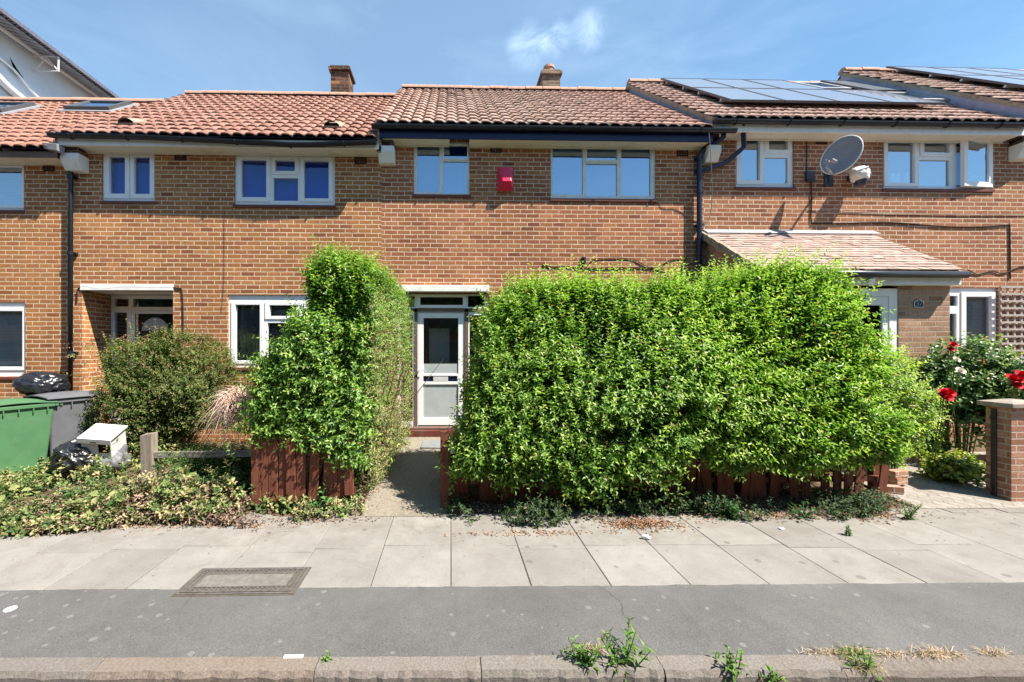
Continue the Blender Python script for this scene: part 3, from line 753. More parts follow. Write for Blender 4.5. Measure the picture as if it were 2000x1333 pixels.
def eaves(i, fascia, soffit, gut=None, fh=.15, sag=None, xa=None, xb=None, drop=.0, gx=(0, 0), soffit_gap=None):
    h = HS[i]; x0, x1 = xa or h['x'][0], xb or h['x'][1]; ez = h['ez']; root = houses[i]
    top = ez - .035
    MB().box(x0, x1, 6.875, 6.90, top - fh, top).build('fascia', M[fascia], root, bevel=.003)
    sz = top - fh + .012
    sp = [(x0 + .05, x1 - .05)] if not soffit_gap else [(x0 + .05, soffit_gap[0]), (soffit_gap[1], x1 - .05)]
    for a, b_ in sp:
        MB().box(a, b_, 6.903, WY - .002, sz - .002, sz + .012).build('soffit', M[soffit], root)
        MB().box(a, b_, WY - .022, WY - .003, sz - .03, sz - .003).build('soffit_bead', M[soffit], root)
    if gut:
        gy, gr = 6.815, .056; n = 30; pts = []
        for k in range(n + 1):
            x = x0 + gx[0] + (x1 + gx[1] - x0 - gx[0]) * k / n
            z = top - .012 - drop + (np.interp(k / n, *sag) if sag is not None else 0) + random.uniform(-.002, .002); pts.append((x, gy, z))
        m = MB(); na = 9
        vs = []
        for p in pts:
            for q in range(na):
                t = math.pi + math.pi * q / (na - 1); vs.append((p[0], p[1] + gr * math.cos(t), p[2] + gr * 1.05 * math.sin(t)))
            for q in range(na):
                t = 2 * math.pi - math.pi * q / (na - 1); vs.append((p[0], p[1] + (gr - .006) * math.cos(t), p[2] + (gr - .006) * 1.05 * math.sin(t)))
        ns = 2 * na
        fs = [(a * ns + q, (a + 1) * ns + q, (a + 1) * ns + (q + 1) % ns, a * ns + (q + 1) % ns) for a in range(n) for q in range(ns)]
        fs += [tuple(range(ns)), tuple(n * ns + q for q in reversed(range(ns)))]
        m.add(vs, fs)
        ends = [(pts[0], -1), (pts[-1], 1)]
        for p, sg in ends:
            m.add([(p[0] + sg * .002, p[1] + gr * math.cos(math.pi + math.pi * q / 8), p[2] + gr * 1.05 * math.sin(math.pi + math.pi * q / 8)) for q in range(9)], [tuple(range(9)) if sg < 0 else tuple(reversed(range(9)))])
        gt = m.build('gutter', M[gut], root)
        for k in range(2, n, 5):
            p = pts[k]
            b = MB(); b.tube([(p[0], p[1] + (gr + .008) * math.cos(math.pi + math.pi * q / 8), p[2] + (gr + .008) * 1.05 * math.sin(math.pi + math.pi * q / 8)) for q in range(9)], .008, 6)
            b.build('gutter_bracket', M[gut], gt)
def air_brick(root, l, t, r_, b_):
    x0, x1, z0, z1 = prect(l, t, r_, b_, WY)
    m = MB(); m.plate(x0, x1, z0, z1, [(x0 + .02 + k * (x1 - x0 - .03) / 6, x0 + .02 + k * (x1 - x0 - .03) / 6 + .018, z0 + .02 + j * (z1 - z0 - .03) / 4, z0 + .02 + j * (z1 - z0 - .03) / 4 + .026) for k in range(6) for j in range(4)], WY - .006, WY + .008)
    o = m.build('air_brick', M['terracotta'], root)
    return o
def kneeler(root, xc, ez, wid=.26, mat='white_paint', bmat='brick_two', drop=0):
    z1 = ez - .26 - drop; z2 = z1 - .10; z3 = z2 - .17
    MB().box(xc - wid / 2 + .02, xc + wid / 2 - .02, 6.96, WY - .002, z1, ez - .04).build('corbel', M[bmat], root)
    x0, x1 = xc - wid / 2, xc + wid / 2
    pr = [(WY - .001, z3), (WY - .12, z3 + .01), (6.93, z2), (6.93, z1 - .002), (WY - .001, z1 - .002)]
    m = MB(); m.hexa([(x0, y, z) for y, z in pr], [(x1, y, z) for y, z in pr])
    m.build('kneeler', M[mat], root, bevel=.008)

# ---- house one (left)
w1u = (-130, 312, 47, 410); w1d = (-140, 590, 49, 736)
H1 = house(1, [prect(*w1u, WY), prect(*w1d, WY)])
finish_wall(1)
window(H1, w1u, [(-118, 325, -52, 400), (-40, 325, 40, 400)], [(-124, 316, -46, 406), (-46, 316, 45, 406)], gl='glass_sky', curtain_or_dim_sheet='slats', sill='sill_red')
window(H1, w1d, [(-128, 608, -62, 717), (-50, 608, 41, 717)], [(-134, 600, -56, 724), (-54, 600, 47, 724)], gl='glass', curtain_or_dim_sheet='slats', sill='sill_red')
eaves(1, 'brown_wood', 'cream_paint', None, fh=.10)
air_brick(H1, 85, 311, 107, 335)
# ---- house two
ul, ur, dn = (198.5, 291.4, 302.5, 393), (457.8, 297, 654.2, 400.7), (445, 576, 640, 718)
rx0, rx1, rz0, rz1 = prect(160, 568, 338, 835, WY)
rz0 = .1; RECY = 7.74
H2 = house(2, [prect(*ul, WY), prect(*ur, WY), prect(*dn, WY), (rx0, rx1, -.2, rz1)])
wb = HS[2]['wall']
for xa, xb in ((rx0 - .1, rx0 - .0), (rx1, rx1 + .1)):   # recess cheeks
    wb.box(xa, xb, WY + .1, RECY + .1, -.2, rz1 + .1)
finish_wall(2)
window(H2, ul, [(211.7, 305, 242, 377.5), (260, 305.6, 290.5, 378)], [(201.6, 296, 251, 387.5), (253, 296, 300, 387.5)], gl='glass_deep', curtain_or_dim_sheet='curtain_deep', sill='sill_red')
window(H2, ur, [(470.4, 311.4, 518.7, 384.4), (536.5, 312.2, 574.6, 333), (532.6, 346.9, 580.7, 391.5), (593, 313.2, 641, 386.8)],
       [(461, 303.5, 527.4, 393.6), (528.7, 304.8, 583, 340.3), (585, 306, 649, 394)], gl='glass_deep', curtain_or_dim_sheet='curtain_deep', sill='sill_red')
window(H2, dn, [(458.6, 595.8, 506, 704.6), (525, 596.6, 577.5, 617.6), (521, 631, 584, 706), (600, 595.8, 630, 704.6)],
       [(450, 590, 512, 711), (516, 590, 586, 624), (593, 590, 637, 711)], gl='glass', curtain_or_dim_sheet='room_dark', sill='sill_red')
# lintel + recessed door
MB().box(rx0 - .02, rx1 + .01, WY - .02, RECY - .04, rz1, rz1 + .11).build('lintel', M['white_paint'], H2, bevel=.006)
Yd = RECY
def dr(l, t, r_, b_): return prect(l, t, r_, b_, Yd)
dfx0, _, _, _ = dr(212, 580, 350, 820); dfx1 = rx1 - .001
glasses = [(223.5, 584, 250.8, 599), (259.4, 584, 358, 600), (223, 611, 247.7, 692), (223, 705, 247.7, 800)]
dglass = (262.5, 613, 355, 700)
gl_ = [dr(*q) for q in glasses]; dx = dr(256, 607, 360, 835)
m = MB().plate(dfx0, dfx1, .12, rz1 - .002, gl_ + [dx], Yd, Yd + .07)
dfo = m.build('door_frame', M['white'], H2, bevel=.005)
pb = MB()
for q in gl_: pb.sheet(q[0], q[1], Yd + .03, q[2], q[3])
pb.build('pane', M['glass'], dfo)
dg = dr(*dglass)
dd = MB().plate(dx[0] + .004, dx[1] - .004, dx[2] + .004, dx[3] - .004, [dg, dr(264, 715, 352, 815)], Yd + .012, Yd + .055).build('front_door', M['white'], H2, bevel=.004)
pb = MB()
for q in (dg, dr(264, 715, 352, 815)): pb.sheet(q[0], q[1], Yd + .03, q[2], q[3])
pb.build('pane', M['glass'], dd)
cxz = at(301, 646, Yd); rad = at(327, 646, Yd)[0] - cxz[0]
m = MB(); arc = [(cxz[0] + rad * math.cos(math.pi * k / 16), cxz[1] + rad * math.sin(math.pi * k / 16)) for k in range(17)]
m.hexa([(x, Yd + .029, z) for x, z in arc], [(x, Yd + .024, z) for x, z in arc]); m.build('fanlight', M['frost'], dd)
MB().box(dfx0, dfx1, Yd + .5, Yd + .52, .1, rz1).build('hall', M['room_dark'], H2)
HS2top = HS[2]['ez']
eaves(2, 'white_paint', 'cream_paint', 'gutter', fh=.13, sag=([0, .3, .62, .75, .8, 1], [.03, .015, -.05, -.085, -.075, -.02]), gx=(-.06, -.03))
air_brick(H2, 341, 292, 364, 314); air_brick(H2, 693, 299, 716, 321)
kneeler(H2, at(142, 300, 7.0)[0], HS[2]['ez'], .3, 'white_paint', 'brick_dark')
# vent tiles on the roof
def roofpt(i, X, s, lift=0):
    h = HS[i]; L = math.hypot(RY - EY, h['rz'] - h['ez']); ca, sa = (RY - EY) / L, (h['rz'] - h['ez']) / L
    return Vector((X, EY + s * ca - lift * sa, h['ez'] + s * sa + lift * ca))
def roofmat(i):
    h = HS[i]; L = math.hypot(RY - EY, h['rz'] - h['ez']); ca, sa = (RY - EY) / L, (h['rz'] - h['ez']) / L
    return Matrix(((1, 0, 0), (0, ca, -sa), (0, sa, ca)))
def on_roof(i, px, py):      # the spot of roof i seen at this pixel
    h = HS[i]; lo, hi = EY, RY
    for _ in range(40):
        y = (lo + hi) / 2; X, z = at(px, py, y); zr = h['ez'] + (y - EY) * (h['rz'] - h['ez']) / (RY - EY)
        if z > zr: lo = y
        else: hi = y
    return at(px, py, y)[0], (y - EY) / (RY - EY) * math.hypot(RY - EY, h['rz'] - h['ez'])
for px, py in ((257, 243), (652, 249)):
    X, s = on_roof(2, px, py); rm = roofmat(2).to_4x4(); T = Matrix.Translation(roofpt(2, X, s, .03)) @ rm
    m = MB(); vs = []
    for y, k in ((-.13, 1), (.17, .25)):
        for q in range(9):
            t = math.pi * q / 8; vs.append(T @ Vector((-.14 * math.cos(t), y, .1 * k * math.sin(t))))
    m.add(vs, [(q, q + 1, 9 + q + 1, 9 + q) for q in range(8)]); 
    m.box(-.17, .17, -.14, .2, -.012, .012, mat=T)
    m.build('roof_vent', M['mortar'], HS[2]['roof'])
# ---- house three
ul3, ur3 = (807.8, 276, 917, 380.3), (1075.6, 281.3, 1281, 388.7)
dn3 = (1000, 572, 1275, 716)
dox0, dox1, _, doz1 = prect(776, 572, 955, 840, WY)
H3 = house(3, [prect(*ul3, WY), prect(*ur3, WY), prect(*dn3, WY), (dox0, dox1, -.2, doz1)])
finish_wall(3)
window(H3, ul3, [(814.5, 282.3, 858.2, 374), (867.3, 282.3, 912.5, 309.3), (865.6, 314.5, 912.5, 376.8)], [(864, 279, 915.5, 312)], gl='glass_sky', mat='white_paint', curtain_or_dim_sheet='curtain_pale', sill='sill_red', rec=.025)
window(H3, ur3, [(1079.8, 287.5, 1139.3, 379.3), (1147.3, 288.3, 1206.5, 311.7), (1145.2, 319, 1206.5, 382.8), (1214.5, 286.8, 1272.3, 381.7)], [(1144, 284, 1209, 316)], gl='glass_sky', mat='white_paint', curtain_or_dim_sheet='curtain_pale', sill='sill_red', rec=.025)
window(H3, dn3, [(1010, 584, 1090, 706), (1102, 584, 1172, 612), (1102, 622, 1172, 706), (1184, 584, 1265, 706)], [(1098, 579, 1176, 617)], gl='glass', curtain_or_dim_sheet='room_dark', sill='sill_red')
lx0, lx1, lz0, lz1 = prect(998, 563, 1278, 572, WY)
MB().box(lx0, lx1, WY - .03, WY - .003, lz0, lz1).build('lintel', M['white_paint'], H3, bevel=.004)
# door hood, frame, door
hx0, hx1, hz0, hz1 = prect(777, 557.5, 955, 570, WY - .1)
MB().box(hx0, hx1, WY - .12, WY - .002, hz0, hz1).build('door_hood', M['white_paint'], H3, bevel=.006)
Yd = WY + .06
fr_h = [(783, 578, 810, 600), (818, 579, 907, 599), (914, 578, 946, 600), (783, 616, 806, 824), (816, 611, 907, 832), (917, 616, 945, 824)]
z_sill = zat(840, 833, Yd)
fz = [dr(*q) for q in fr_h]
dof = MB().plate(dox0, dox1, z_sill, doz1, [fz[0], fz[1], fz[2], fz[3], (fz[4][0], fz[4][1], z_sill - 1, fz[4][3]), fz[5]], Yd, Yd + .07).build('door_frame', M['white'], H3, bevel=.004)
b = MB()
for l, t, r_, bb in ((809.5, 604, 815.5, 832), (907.5, 604, 914.5, 832), (777, 602.5, 953, 609.5), (777, 570.5, 953, 575)):
    x0, x1, z0, z1 = dr(l, t, r_, bb); b.box(x0, x1, Yd - .012, Yd - .001, z0, z1 if bb > 700 and True else z1)
b.v = b.v
o = b.build('timber_trim', M['brown_wood'], dof)
sx = dr(815, 575.8, 910, 602); gsx = dr(821, 581, 904, 596.3)
MB().plate(*sx, [gsx], Yd - .02, Yd - .0125 - .0005).build('casement', M['white'], dof, bevel=.003)
pb = MB()
for q in (fz[0], fz[1], fz[2], fz[3], fz[5]): pb.sheet(q[0] + .001, q[1] - .001, Yd + .03, q[2] + .001, q[3] - .001)
pb.build('pane', M['glass'], dof)
dd_ = dr(816.5, 612, 906.3, 831)
ug, lg = dr(827, 621.6, 895, 730.7), dr(826, 751.6, 895, 817)
band = dr(826.5, 735, 893, 746)
door = MB().plate(*dd_, [ug, lg, band], Yd + .004, Yd + .05).build('front_door', M['white'], H3, bevel=.004)
pb = MB()
for q in (ug,): pb.sheet(q[0], q[1], Yd + .024, q[2], q[3])
pb.build('pane', M['glass'], door)
MB().box(*lg[:2], Yd + .022, Yd + .028, *lg[2:]).build('frosted_panel', M['frost'], door)
fr2 = dr(827, 711, 895, 730.7); MB().box(*fr2[:2], Yd + .018, Yd + .0225, *fr2[2:]).build('frosted_panel', M['frost'], door)
MB().box(*band[:2], Yd + .02, Yd + .028, *band[2:]).build('letterbox_surround', M['navy_paint'], door)
lp = dr(846, 736.5, 875, 745.5); lb = MB().box(*lp[:2], Yd + .004, Yd + .0195, *lp[2:]).build('letterbox', M['scaffold_tube'], door, bevel=.003)
hk = at(818.5, 724, Yd); m = MB(); m.tube([(hk[0], Yd + .004, hk[1]), (hk[0], Yd - .045, hk[1]), (hk[0] + .09, Yd - .045, hk[1] + .008)], .009, 8); m.build('handle', M['scaffold_tube'], door)
MB().box(dox0, dox1, Yd + .6, Yd + .62, .1, doz1).build('hall', M['room_dark'], H3)
q = dr(836, 640, 850, 735); MB().box(q[0], q[1] + .25, Yd + .35, Yd + .37, q[2] - .6, q[3]).build('hall_partition', M['frost'], H3)
st = [(dox0 - .02, dox1 + .02)]
MB().box(dox0, dox1, WY - .14, Yd + .1, float(gz(-.3, 7.0)) - .06, z_sill - .035).build('doorstep', M['red_step'], H3, bevel=.008)
MB().box(dox0, dox1, WY - .06, Yd + .1, z_sill - .033, z_sill - .002).build('threshold', M['brown_wood'], H3, bevel=.005)
gp0, gp1 = at(878, 262, 7)[0], at(917, 262, 7)[0]
eaves(3, 'navy_paint', 'cream_paint', 'gutter', fh=.19, xa=HS[3]['x'][0] - .0, gx=(-.1, .35), drop=-.005, soffit_gap=(gp0, gp1))
air_brick(H3, 958, 280, 980, 299); air_brick(H3, 1322, 287, 1344, 306)
kneeler(H3, at(755, 300, 7.0)[0], HS[3]['ez'], .27, 'white_paint', 'brick_dark', .06)
kneeler(H3, at(1392, 300, 7.0)[0], HS[3]['ez'], .22, 'cream_paint', 'brick_dark', -.02)
MB().box(X23 - .02, X23 + .03, 6.93, 7.0, HS[2]['ez'] - .2, HS[2]['ez'] + .02).build('verge_end', M['lead_pale'], H2)
# ---- house four
ul4, ur4, dn4 = (1437, 263.5, 1551, 366), (1725.3, 265.6, 1938.5, 369.3), (1800, 562, 1950, 712)
H4 = house(4, [prect(*ul4, WY), prect(*ur4, WY), prect(*dn4, WY)])
finish_wall(4)
window(H4, ul4, [(1449.4, 270.5, 1485.5, 350.8), (1504, 270.5, 1540.8, 291.4), (1495.7, 306.6, 1541.6, 357)], [(1440, 265.5, 1493, 360), (1495, 265.5, 1549, 298)], gl='glass_sky', curtain_or_dim_sheet='room_dark', sill='sill_red')
fr4, r4 = window(H4, ur4, [(1736.8, 275.8, 1788.9, 356.6), (1808, 276.6, 1857.3, 297.5), (1799, 311.5, 1858.6, 362.7), (1872, 271, 1932, 364)], [(1729, 268, 1796, 364), (1800, 268, 1866, 305)], gl='glass_sky', curtain_or_dim_sheet='room_dark', sill='sill_red')
# the open casement, hinged on its right side
hxz = at(1937, 271, WY); hz = prect(1872, 269, 1937, 367, WY); wsash = hz[1] - hz[0]
T = Matrix.Translation((hz[1], WY + .012, 0)) @ Matrix.Rotation(R(6), 4, 'Z')
def tplate(x0, x1, z0, z1, holes, yf, yb, T):
    m = MB().plate(x0, x1, z0, z1, holes, yf, yb); m.v = [tuple(T @ Vector(v)) for v in m.v]; return m
oc = tplate(-wsash, 0, hz[2], hz[3], [(-wsash + .085, -.085, hz[2] + .09, hz[3] - .085)], -.03, .03, T).build('open_casement', M['white'], fr4, bevel=.005)
m = MB().box(-wsash + .085, -.085, -.003, .003, hz[2] + .09, hz[3] - .085, mat=T); m.build('open_casement_pane', M['glass_sky'], fr4)
window(H4, dn4, [(1890, 580, 1939, 696), (1845, 578, 1874, 598), (1845, 613, 1872, 694)], [(1880, 571, 1948, 706)], gl='glass', curtain_or_dim_sheet='slats', sill='sill_red')
eaves(4, 'white_paint', 'cream_paint', 'gutter', fh=.17, xb=X45, gx=(-.02, 0))
air_brick(H4, 1593, 263, 1615, 282); air_brick(H4, 1983, 268, 2005, 287)
kneeler(H4, X45 + .2, HS[4]['ez'], .26, 'white_paint', 'brick_dark', .02)
# ---- house five, the far-left block and gables between the roofs
H5 = house(5, []); finish_wall(5); eaves(5, 'white_paint', 'cream_paint', 'gutter', fh=.15)
def gable_cheek(i, x, mat, under):
    h, l = HS[i], HS[i - 1]; ov = .05
    pr = [(EY + .06, h['ez'] - .03), (RY, h['rz'] - .06), (RY, l['rz'] - .05), (EY + .06, l['ez'] - .08)]
    m = MB(); m.hexa([(x - .03, y, z) for y, z in pr], [(x - .001, y, z) for y, z in pr]); m.build('gable_flashing', M[mat], houses[i])
    d = Vector((0, RY - EY, h['rz'] - h['ez'])).normalized(); n = Vector((0, -d.z, d.y))
    L = math.hypot(RY - EY, h['rz'] - h['ez']); m = MB()
    for k in range(24):
        a, b = Vector((x - .05, EY, h['ez'])) + d * (L * k / 24), Vector((x - .05, EY, h['ez'])) + d * (L * (k + 1) / 24)
        j = random.uniform(-.006, .006); q = [a - n * (.085 + j), b - n * (.085 + j), b - n * (.012 + j), a - n * (.012 + j)]
        m.hexa(q, [p + Vector((.08, 0, 0)) for p in q])
    m.build('verge', M['mortar'], HS[i]['roof'])
for i, mt in ((2, 'tile_two'), (3, 'tile_three'), (4, 'lead'), (5, 'lead')): gable_cheek(i, HS[i]['x'][0] + .01, 'lead' if i > 3 else 'mortar', None)
# chimneys
def chimney(i, l, t, r_, b_, depth, mat, Y=10.55, pot=None):
    x0, z1 = at(l, t, Y); x1 = at(r_, t, Y)[0]; z0 = HS[i]['rz'] - .5
    c = MB().box(x0, x1, Y, Y + depth, z0, z1 - .14).build('chimney', M[mat], HS[i]['roof'])
    m = MB().box(x0 - .05, x1 + .05, Y - .05, Y + depth + .05, z1 - .138, z1 - .05)
    m.box(x0 - .02, x1 + .02, Y - .02, Y + depth + .02, z1 - .049, z1 - .0); m.build('chimney_cap', M[mat], HS[i]['roof'], bevel=.01)
    if pot:
        xc = (x0 + x1) / 2; k = 12; m = MB()
        m.tube([(xc - .02, Y + .2, z1), (xc - .02, Y + .2, z1 + .13), (xc - .02, Y + .2, z1 + .135), (xc - .02, Y + .2, z1 + .2)], [.13, .12, .15, .14], 16)
        m.build('chimney_pot', M['ridge'], HS[i]['roof'], smooth=False)
chimney(2, 646, 128, 681, 190, .5, 'brick_dark')
chimney(3, 1060, 136, 1094, 178, .55, 'brick_grey', pot=True)
# skylights and solar panels ------------------------------------------------
def skylight(i, X0, X1, s0, s1, label, pane='glass_sky', frame='solar_frame', group='roof lights in the tiled roofs'):
    rm = roofmat(i).to_4x4(); T = Matrix.Translation(roofpt(i, (X0 + X1) / 2, (s0 + s1) / 2, .04)) @ rm
    root = thing('roof_light', label, 'skylight', T.translation, group); root.matrix_world = T; root.location = T.translation
    w2, h2 = (X1 - X0) / 2, (s1 - s0) / 2
    fr = MB(); 
    for b in ((-w2, w2, -h2, -h2 + .07), (-w2, w2, h2 - .07, h2), (-w2, -w2 + .07, -h2 + .07, h2 - .07), (w2 - .07, w2, -h2 + .07, h2 - .07)):
        fr.box(b[0], b[1], b[2], b[3], -.03, .075)
    fr.build('frame', M[frame], root, local=True, bevel=.006)
    MB().box(-w2 + .07, w2 - .07, -h2 + .07, h2 - .07, .03, .045).build('pane', M[pane], root, local=True)
    MB().box(-w2 - .09, w2 + .09, -h2 - .12, h2 + .09, -.03, .006).build('flashing', M['lead_pale'], root, local=True)
    MB().box(-w2 + .07, w2 - .07, -h2 + .07, h2 - .07, .007, .012).build('blind', M['blind'] if pane != 'glass' else M['room_dark'], root, local=True)
    return root
a0 = on_roof(1, 128, 219); a1 = on_roof(1, 228, 217); a2 = on_roof(1, 175, 207)
skylight(1, a0[0], a1[0], a0[1], min(a2[1] + .25, 3.9), 'dark framed roof light high on the salmon tiled roof, the one wholly in view')
a0 = on_roof(1, -70, 224); a1 = on_roof(1, 22, 222)
skylight(1, a0[0], a1[0], a0[1], a0[1] + .9, 'roof light in the salmon tiled roof cut by the left edge')
PW, PH = 1.0, 1.62
panels = []
def solar_panel(i, X0, s0, label, W=PW, Hh=PH, proto=[None]):
    T = Matrix.Translation(roofpt(i, X0 + W / 2, s0 + Hh / 2, .125)) @ roofmat(i).to_4x4()
    if proto[0] is None:
        root = thing('solar_panel', label, 'solar panel', T.translation, 'solar panels on the roofs')
        fr = MB()
        for b in ((-W / 2, W / 2, -Hh / 2, -Hh / 2 + .02), (-W / 2, W / 2, Hh / 2 - .02, Hh / 2), (-W / 2, -W / 2 + .02, -Hh / 2 + .02, Hh / 2 - .02), (W / 2 - .02, W / 2, -Hh / 2 + .02, Hh / 2 - .02)):
            fr.box(b[0], b[1], b[2], b[3], -.025, .016)
        fr.build('frame', M['solar_frame'], root, local=True)
        m = MB(); w2, h2 = W / 2 - .02, Hh / 2 - .02
        m.add([(-w2, -h2, .01), (w2, -h2, .01), (w2, h2, .01), (-w2, h2, .01)], [(0, 1, 2, 3)]); m.c = [(0, 0, 0), (1, 0, 0), (1, 1, 0), (0, 1, 0)]
        m.build('cell_sheet', M['solar'], root, local=True, colors=True)
        for y in (-.45, .45): MB().box(-W / 2, W / 2, y - .02, y + .02, -.07, -.0255).build('mounting_rail', M['scaffold_tube'], root, local=True)
        proto[0] = root
    else:
        root = link(proto[0].copy()); root['label'] = label
        for ch in proto[0].children:
            c = link(ch.copy()); c.parent = root
    root.rotation_euler = T.to_euler(); root.location = T.translation
    return root
a0 = on_roof(4, 1424, 212)
sx = a0[0]; s_lo = a0[1] + .02
ordn = ['first', 'second', 'third', 'fourth', 'fifth']
for k in range(4): solar_panel(4, sx + k * (PW + .015), s_lo, f'{ordn[k]} from the left in the lower row of panels above the satellite dish')
for k in range(3): solar_panel(4, sx + k * (PW + .015), s_lo + PH + .015, f'{ordn[k]} from the left in the upper row of panels above the satellite dish')
su = s_lo + PH + .03
skylight(4, sx + 3.25, sx + 3.95, su + .5, su + 1.5, 'pale roof light beside the upper row of solar panels, under the ridge', frame='lead_pale')
solar_panel(4, sx + 3.0 + 1.05, su + .05, 'solar panel standing alone between two pale roof lights near the higher house roof')
a5 = on_roof(4, 1712, 192)
skylight(4, sx + 4.12, sx + 4.8, su - 1.0, su - .05, 'pale roof light to the right of the solar panels, beside the grey gable flashing', frame='lead_pale')
for k in range(3):
    for j in range(2):
        solar_panel(5, HS[5]['x'][0] + .95 + k * (PW + .015), s_lo + j * (PH + .015) + .15, f"{ordn[k]} from the left in the {'upper' if j else 'lower'} row on the roof at the right edge")
# downpipes -------------------------------------------------------------
def ppt(px, py, Y): x, z = at(px, py, Y); return (x, Y, z)
py_ = WY - .075
m = MB(); m.tube([ppt(112, 287, 6.9), ppt(118, 300, 6.95), ppt(136, 330, py_), ppt(138, 345, py_), ppt(137, 812, py_)], .036, 12)
dp = m.build('downpipe', M['pipe_black'], H2, smooth=True)
for y in (345, 495, 690):
    p = ppt(137, y, py_); m = MB(); m.tube([(p[0], py_, p[2] - .03), (p[0], py_, p[2] + .03)], .046, 12); m.box(p[0] - .07, p[0] + .07, py_ + .03, WY - .001, p[2] - .02, p[2] + .02); m.build('pipe_clip', M['pipe_black'], dp)
m = MB(); m.tube([ppt(1414, 252, 6.87), ppt(1413, 268, 6.9), ppt(1404, 276, 6.92), ppt(1373, 296, py_), ppt(1366, 304, py_), ppt(1366, 562, py_), ppt(1366, 700, py_)], .042, 12)
dp = m.build('downpipe', M['pipe_navy'], H3, smooth=True)
m = MB(); m.tube([ppt(1448, 232, 6.87), ppt(1452, 262, 6.95), ppt(1453, 287, 7.0), ppt(1446, 294, 7.02), ppt(1420, 316, py_), ppt(1408, 322, py_), ppt(1376, 333, py_), ppt(1368, 338, py_)], .04, 12)
m.build('branch_pipe', M['pipe_navy'], H4, smooth=True)
for y in (308, 333, 440):
    p = ppt(1366, y, py_); m = MB(); m.tube([(p[0], py_, p[2] - .03), (p[0], py_, p[2] + .03)], .045, 12); m.box(p[0] - .05, p[0] + .05, py_ + .03, WY - .001, p[2] - .02, p[2] + .02); m.build('pipe_clip', M['pipe_navy'], dp)
p0 = ppt(113, 290, 6.9)
m = MB(); m.hexa([(p0[0] - .13, 6.80, p0[2] - .05), (p0[0] + .08, 6.80, p0[2] - .09), (p0[0] + .08, 6.93, p0[2] - .09), (p0[0] - .13, 6.93, p0[2] - .05)], [(p0[0] - .15, 6.78, p0[2] + .04), (p0[0] + .1, 6.78, p0[2] + .02), (p0[0] + .1, 6.93, p0[2] + .02), (p0[0] - .15, 6.93, p0[2] + .04)])
m.build('hopper', M['lead_pale'], H2, bevel=.01)
# porch -----------------------------------------------------------------
PX0 = X34 + .03; PX1 = at(1855, 600, 5.9)[0]; PYF = 5.9
pz_eave = zat(1560, 527, 5.74); pz_top = zat(1500, 455, WY - .03)
b = MB(); t_ = .11
slope = (pz_top - pz_eave) / (WY - 5.74)
zc = lambda y: pz_eave + (y - 5.74) * slope - .06
pr = [(PYF, 0), (WY - .004, 0), (WY - .004, zc(WY)), (PYF, zc(PYF))]
b.hexa([(PX0, y, z) for y, z in pr], [(PX0 + t_, y, z) for y, z in pr])
b.hexa([(PX1 - t_, y, z) for y, z in pr], [(PX1, y, z) for y, z in pr])
xj = at(1755, 600, PYF)[0]; xd0 = at(1640, 600, PYF)[0]
b.box(xj, PX1 - t_ - .001, PYF, PYF + t_, 0, zc(PYF) - .02)
b.box(PX0 + t_ + .001, xd0, PYF, PYF + t_, 0, zc(PYF) - .02)
b.build('porch_wall', M['brick_porch'], H4)
V, F, C = pantiles(PX0 - .07, at(1886, 528, 5.72)[0], pz_eave, pz_top + .02, tw=.165, gauge=.1, seed=9, ey=5.72, ry=WY - .01, flat=True, x1_top=at(1706, 450, WY)[0])
prf = npmesh('porch_roof', V, F, M['tile_porch'], H4, C)
xe = at(1886, 528, 5.72)[0]; xt = at(1706, 450, WY)[0]
m = MB(); m.add([(PX0 - .07, 5.74, pz_eave - .02), (xe, 5.74, pz_eave - .02), (xt, WY - .01, pz_top - .01), (PX0 - .07, WY - .01, pz_top - .01)], [(0, 1, 2, 3)])
# hipped right end down to the wall
m.add([(xe, 5.74, pz_eave - .02), (xe + .03, WY - .005, pz_eave - .02), (xt, WY - .005, pz_top)], [(0, 1, 2)])
m.build('porch_underlay', M['tile_porch'], H4)
m = MB(); fx1 = at(1712, 447, WY - .06)[0]; zf0, zf1 = pz_top - .05, pz_top + .015
m.hexa([(PX0 - .05, WY - .14, zf0 - .0), (fx1, WY - .14, zf0), (fx1, WY - .002, zf0 + .05), (PX0 - .05, WY - .002, zf0 + .05)], [(PX0 - .05, WY - .15, zf0 + .02), (fx1, WY - .15, zf0 + .02), (fx1 - .02, WY - .002, zf1 + .05), (PX0 - .05, WY - .002, zf1 + .05)])
m.build('porch_flashing', M['lead_pale'], H4, bevel=.012)
m = MB(); n_ = 20
for k in range(n_):
    ya, yb = 5.72 + (WY - .03 - 5.72) * k / n_, 5.72 + (WY - .03 - 5.72) * (k + 1) / n_
    za, zb_ = pz_eave + (ya - 5.74) * slope, pz_eave + (yb - 5.74) * slope; j = random.uniform(-.012, .012)
    m.hexa([(PX0 - .1 + j, ya, za - .09), (PX0 - .03, ya, za - .09), (PX0 - .03, yb, zb_ - .09), (PX0 - .1 + j, yb, zb_ - .09)], [(PX0 - .1 + j, ya, za + .035), (PX0 - .03, ya, za + .035), (PX0 - .03, yb, zb_ + .035), (PX0 - .1 + j, yb, zb_ + .035)])
m.build('porch_verge', M['mortar'], H4)
MB().box(PX0 - .05, PX1 + .05, 5.8, 5.825, pz_eave - .2, pz_eave - .035).build('porch_fascia', M['white_paint'], H4, bevel=.004)
MB().box(PX0 - .05, PX1 + .05, 5.826, PYF - .001, pz_eave - .2, pz_eave - .185).build('porch_soffit', M['white_paint'], H4)
m = MB(); m.tube([(PX0 - .05, 5.745, pz_eave - .05), (xe + .06, 5.745, pz_eave - .06)], .05, 14); m.build('porch_gutter', M['gutter'], H4, smooth=True)
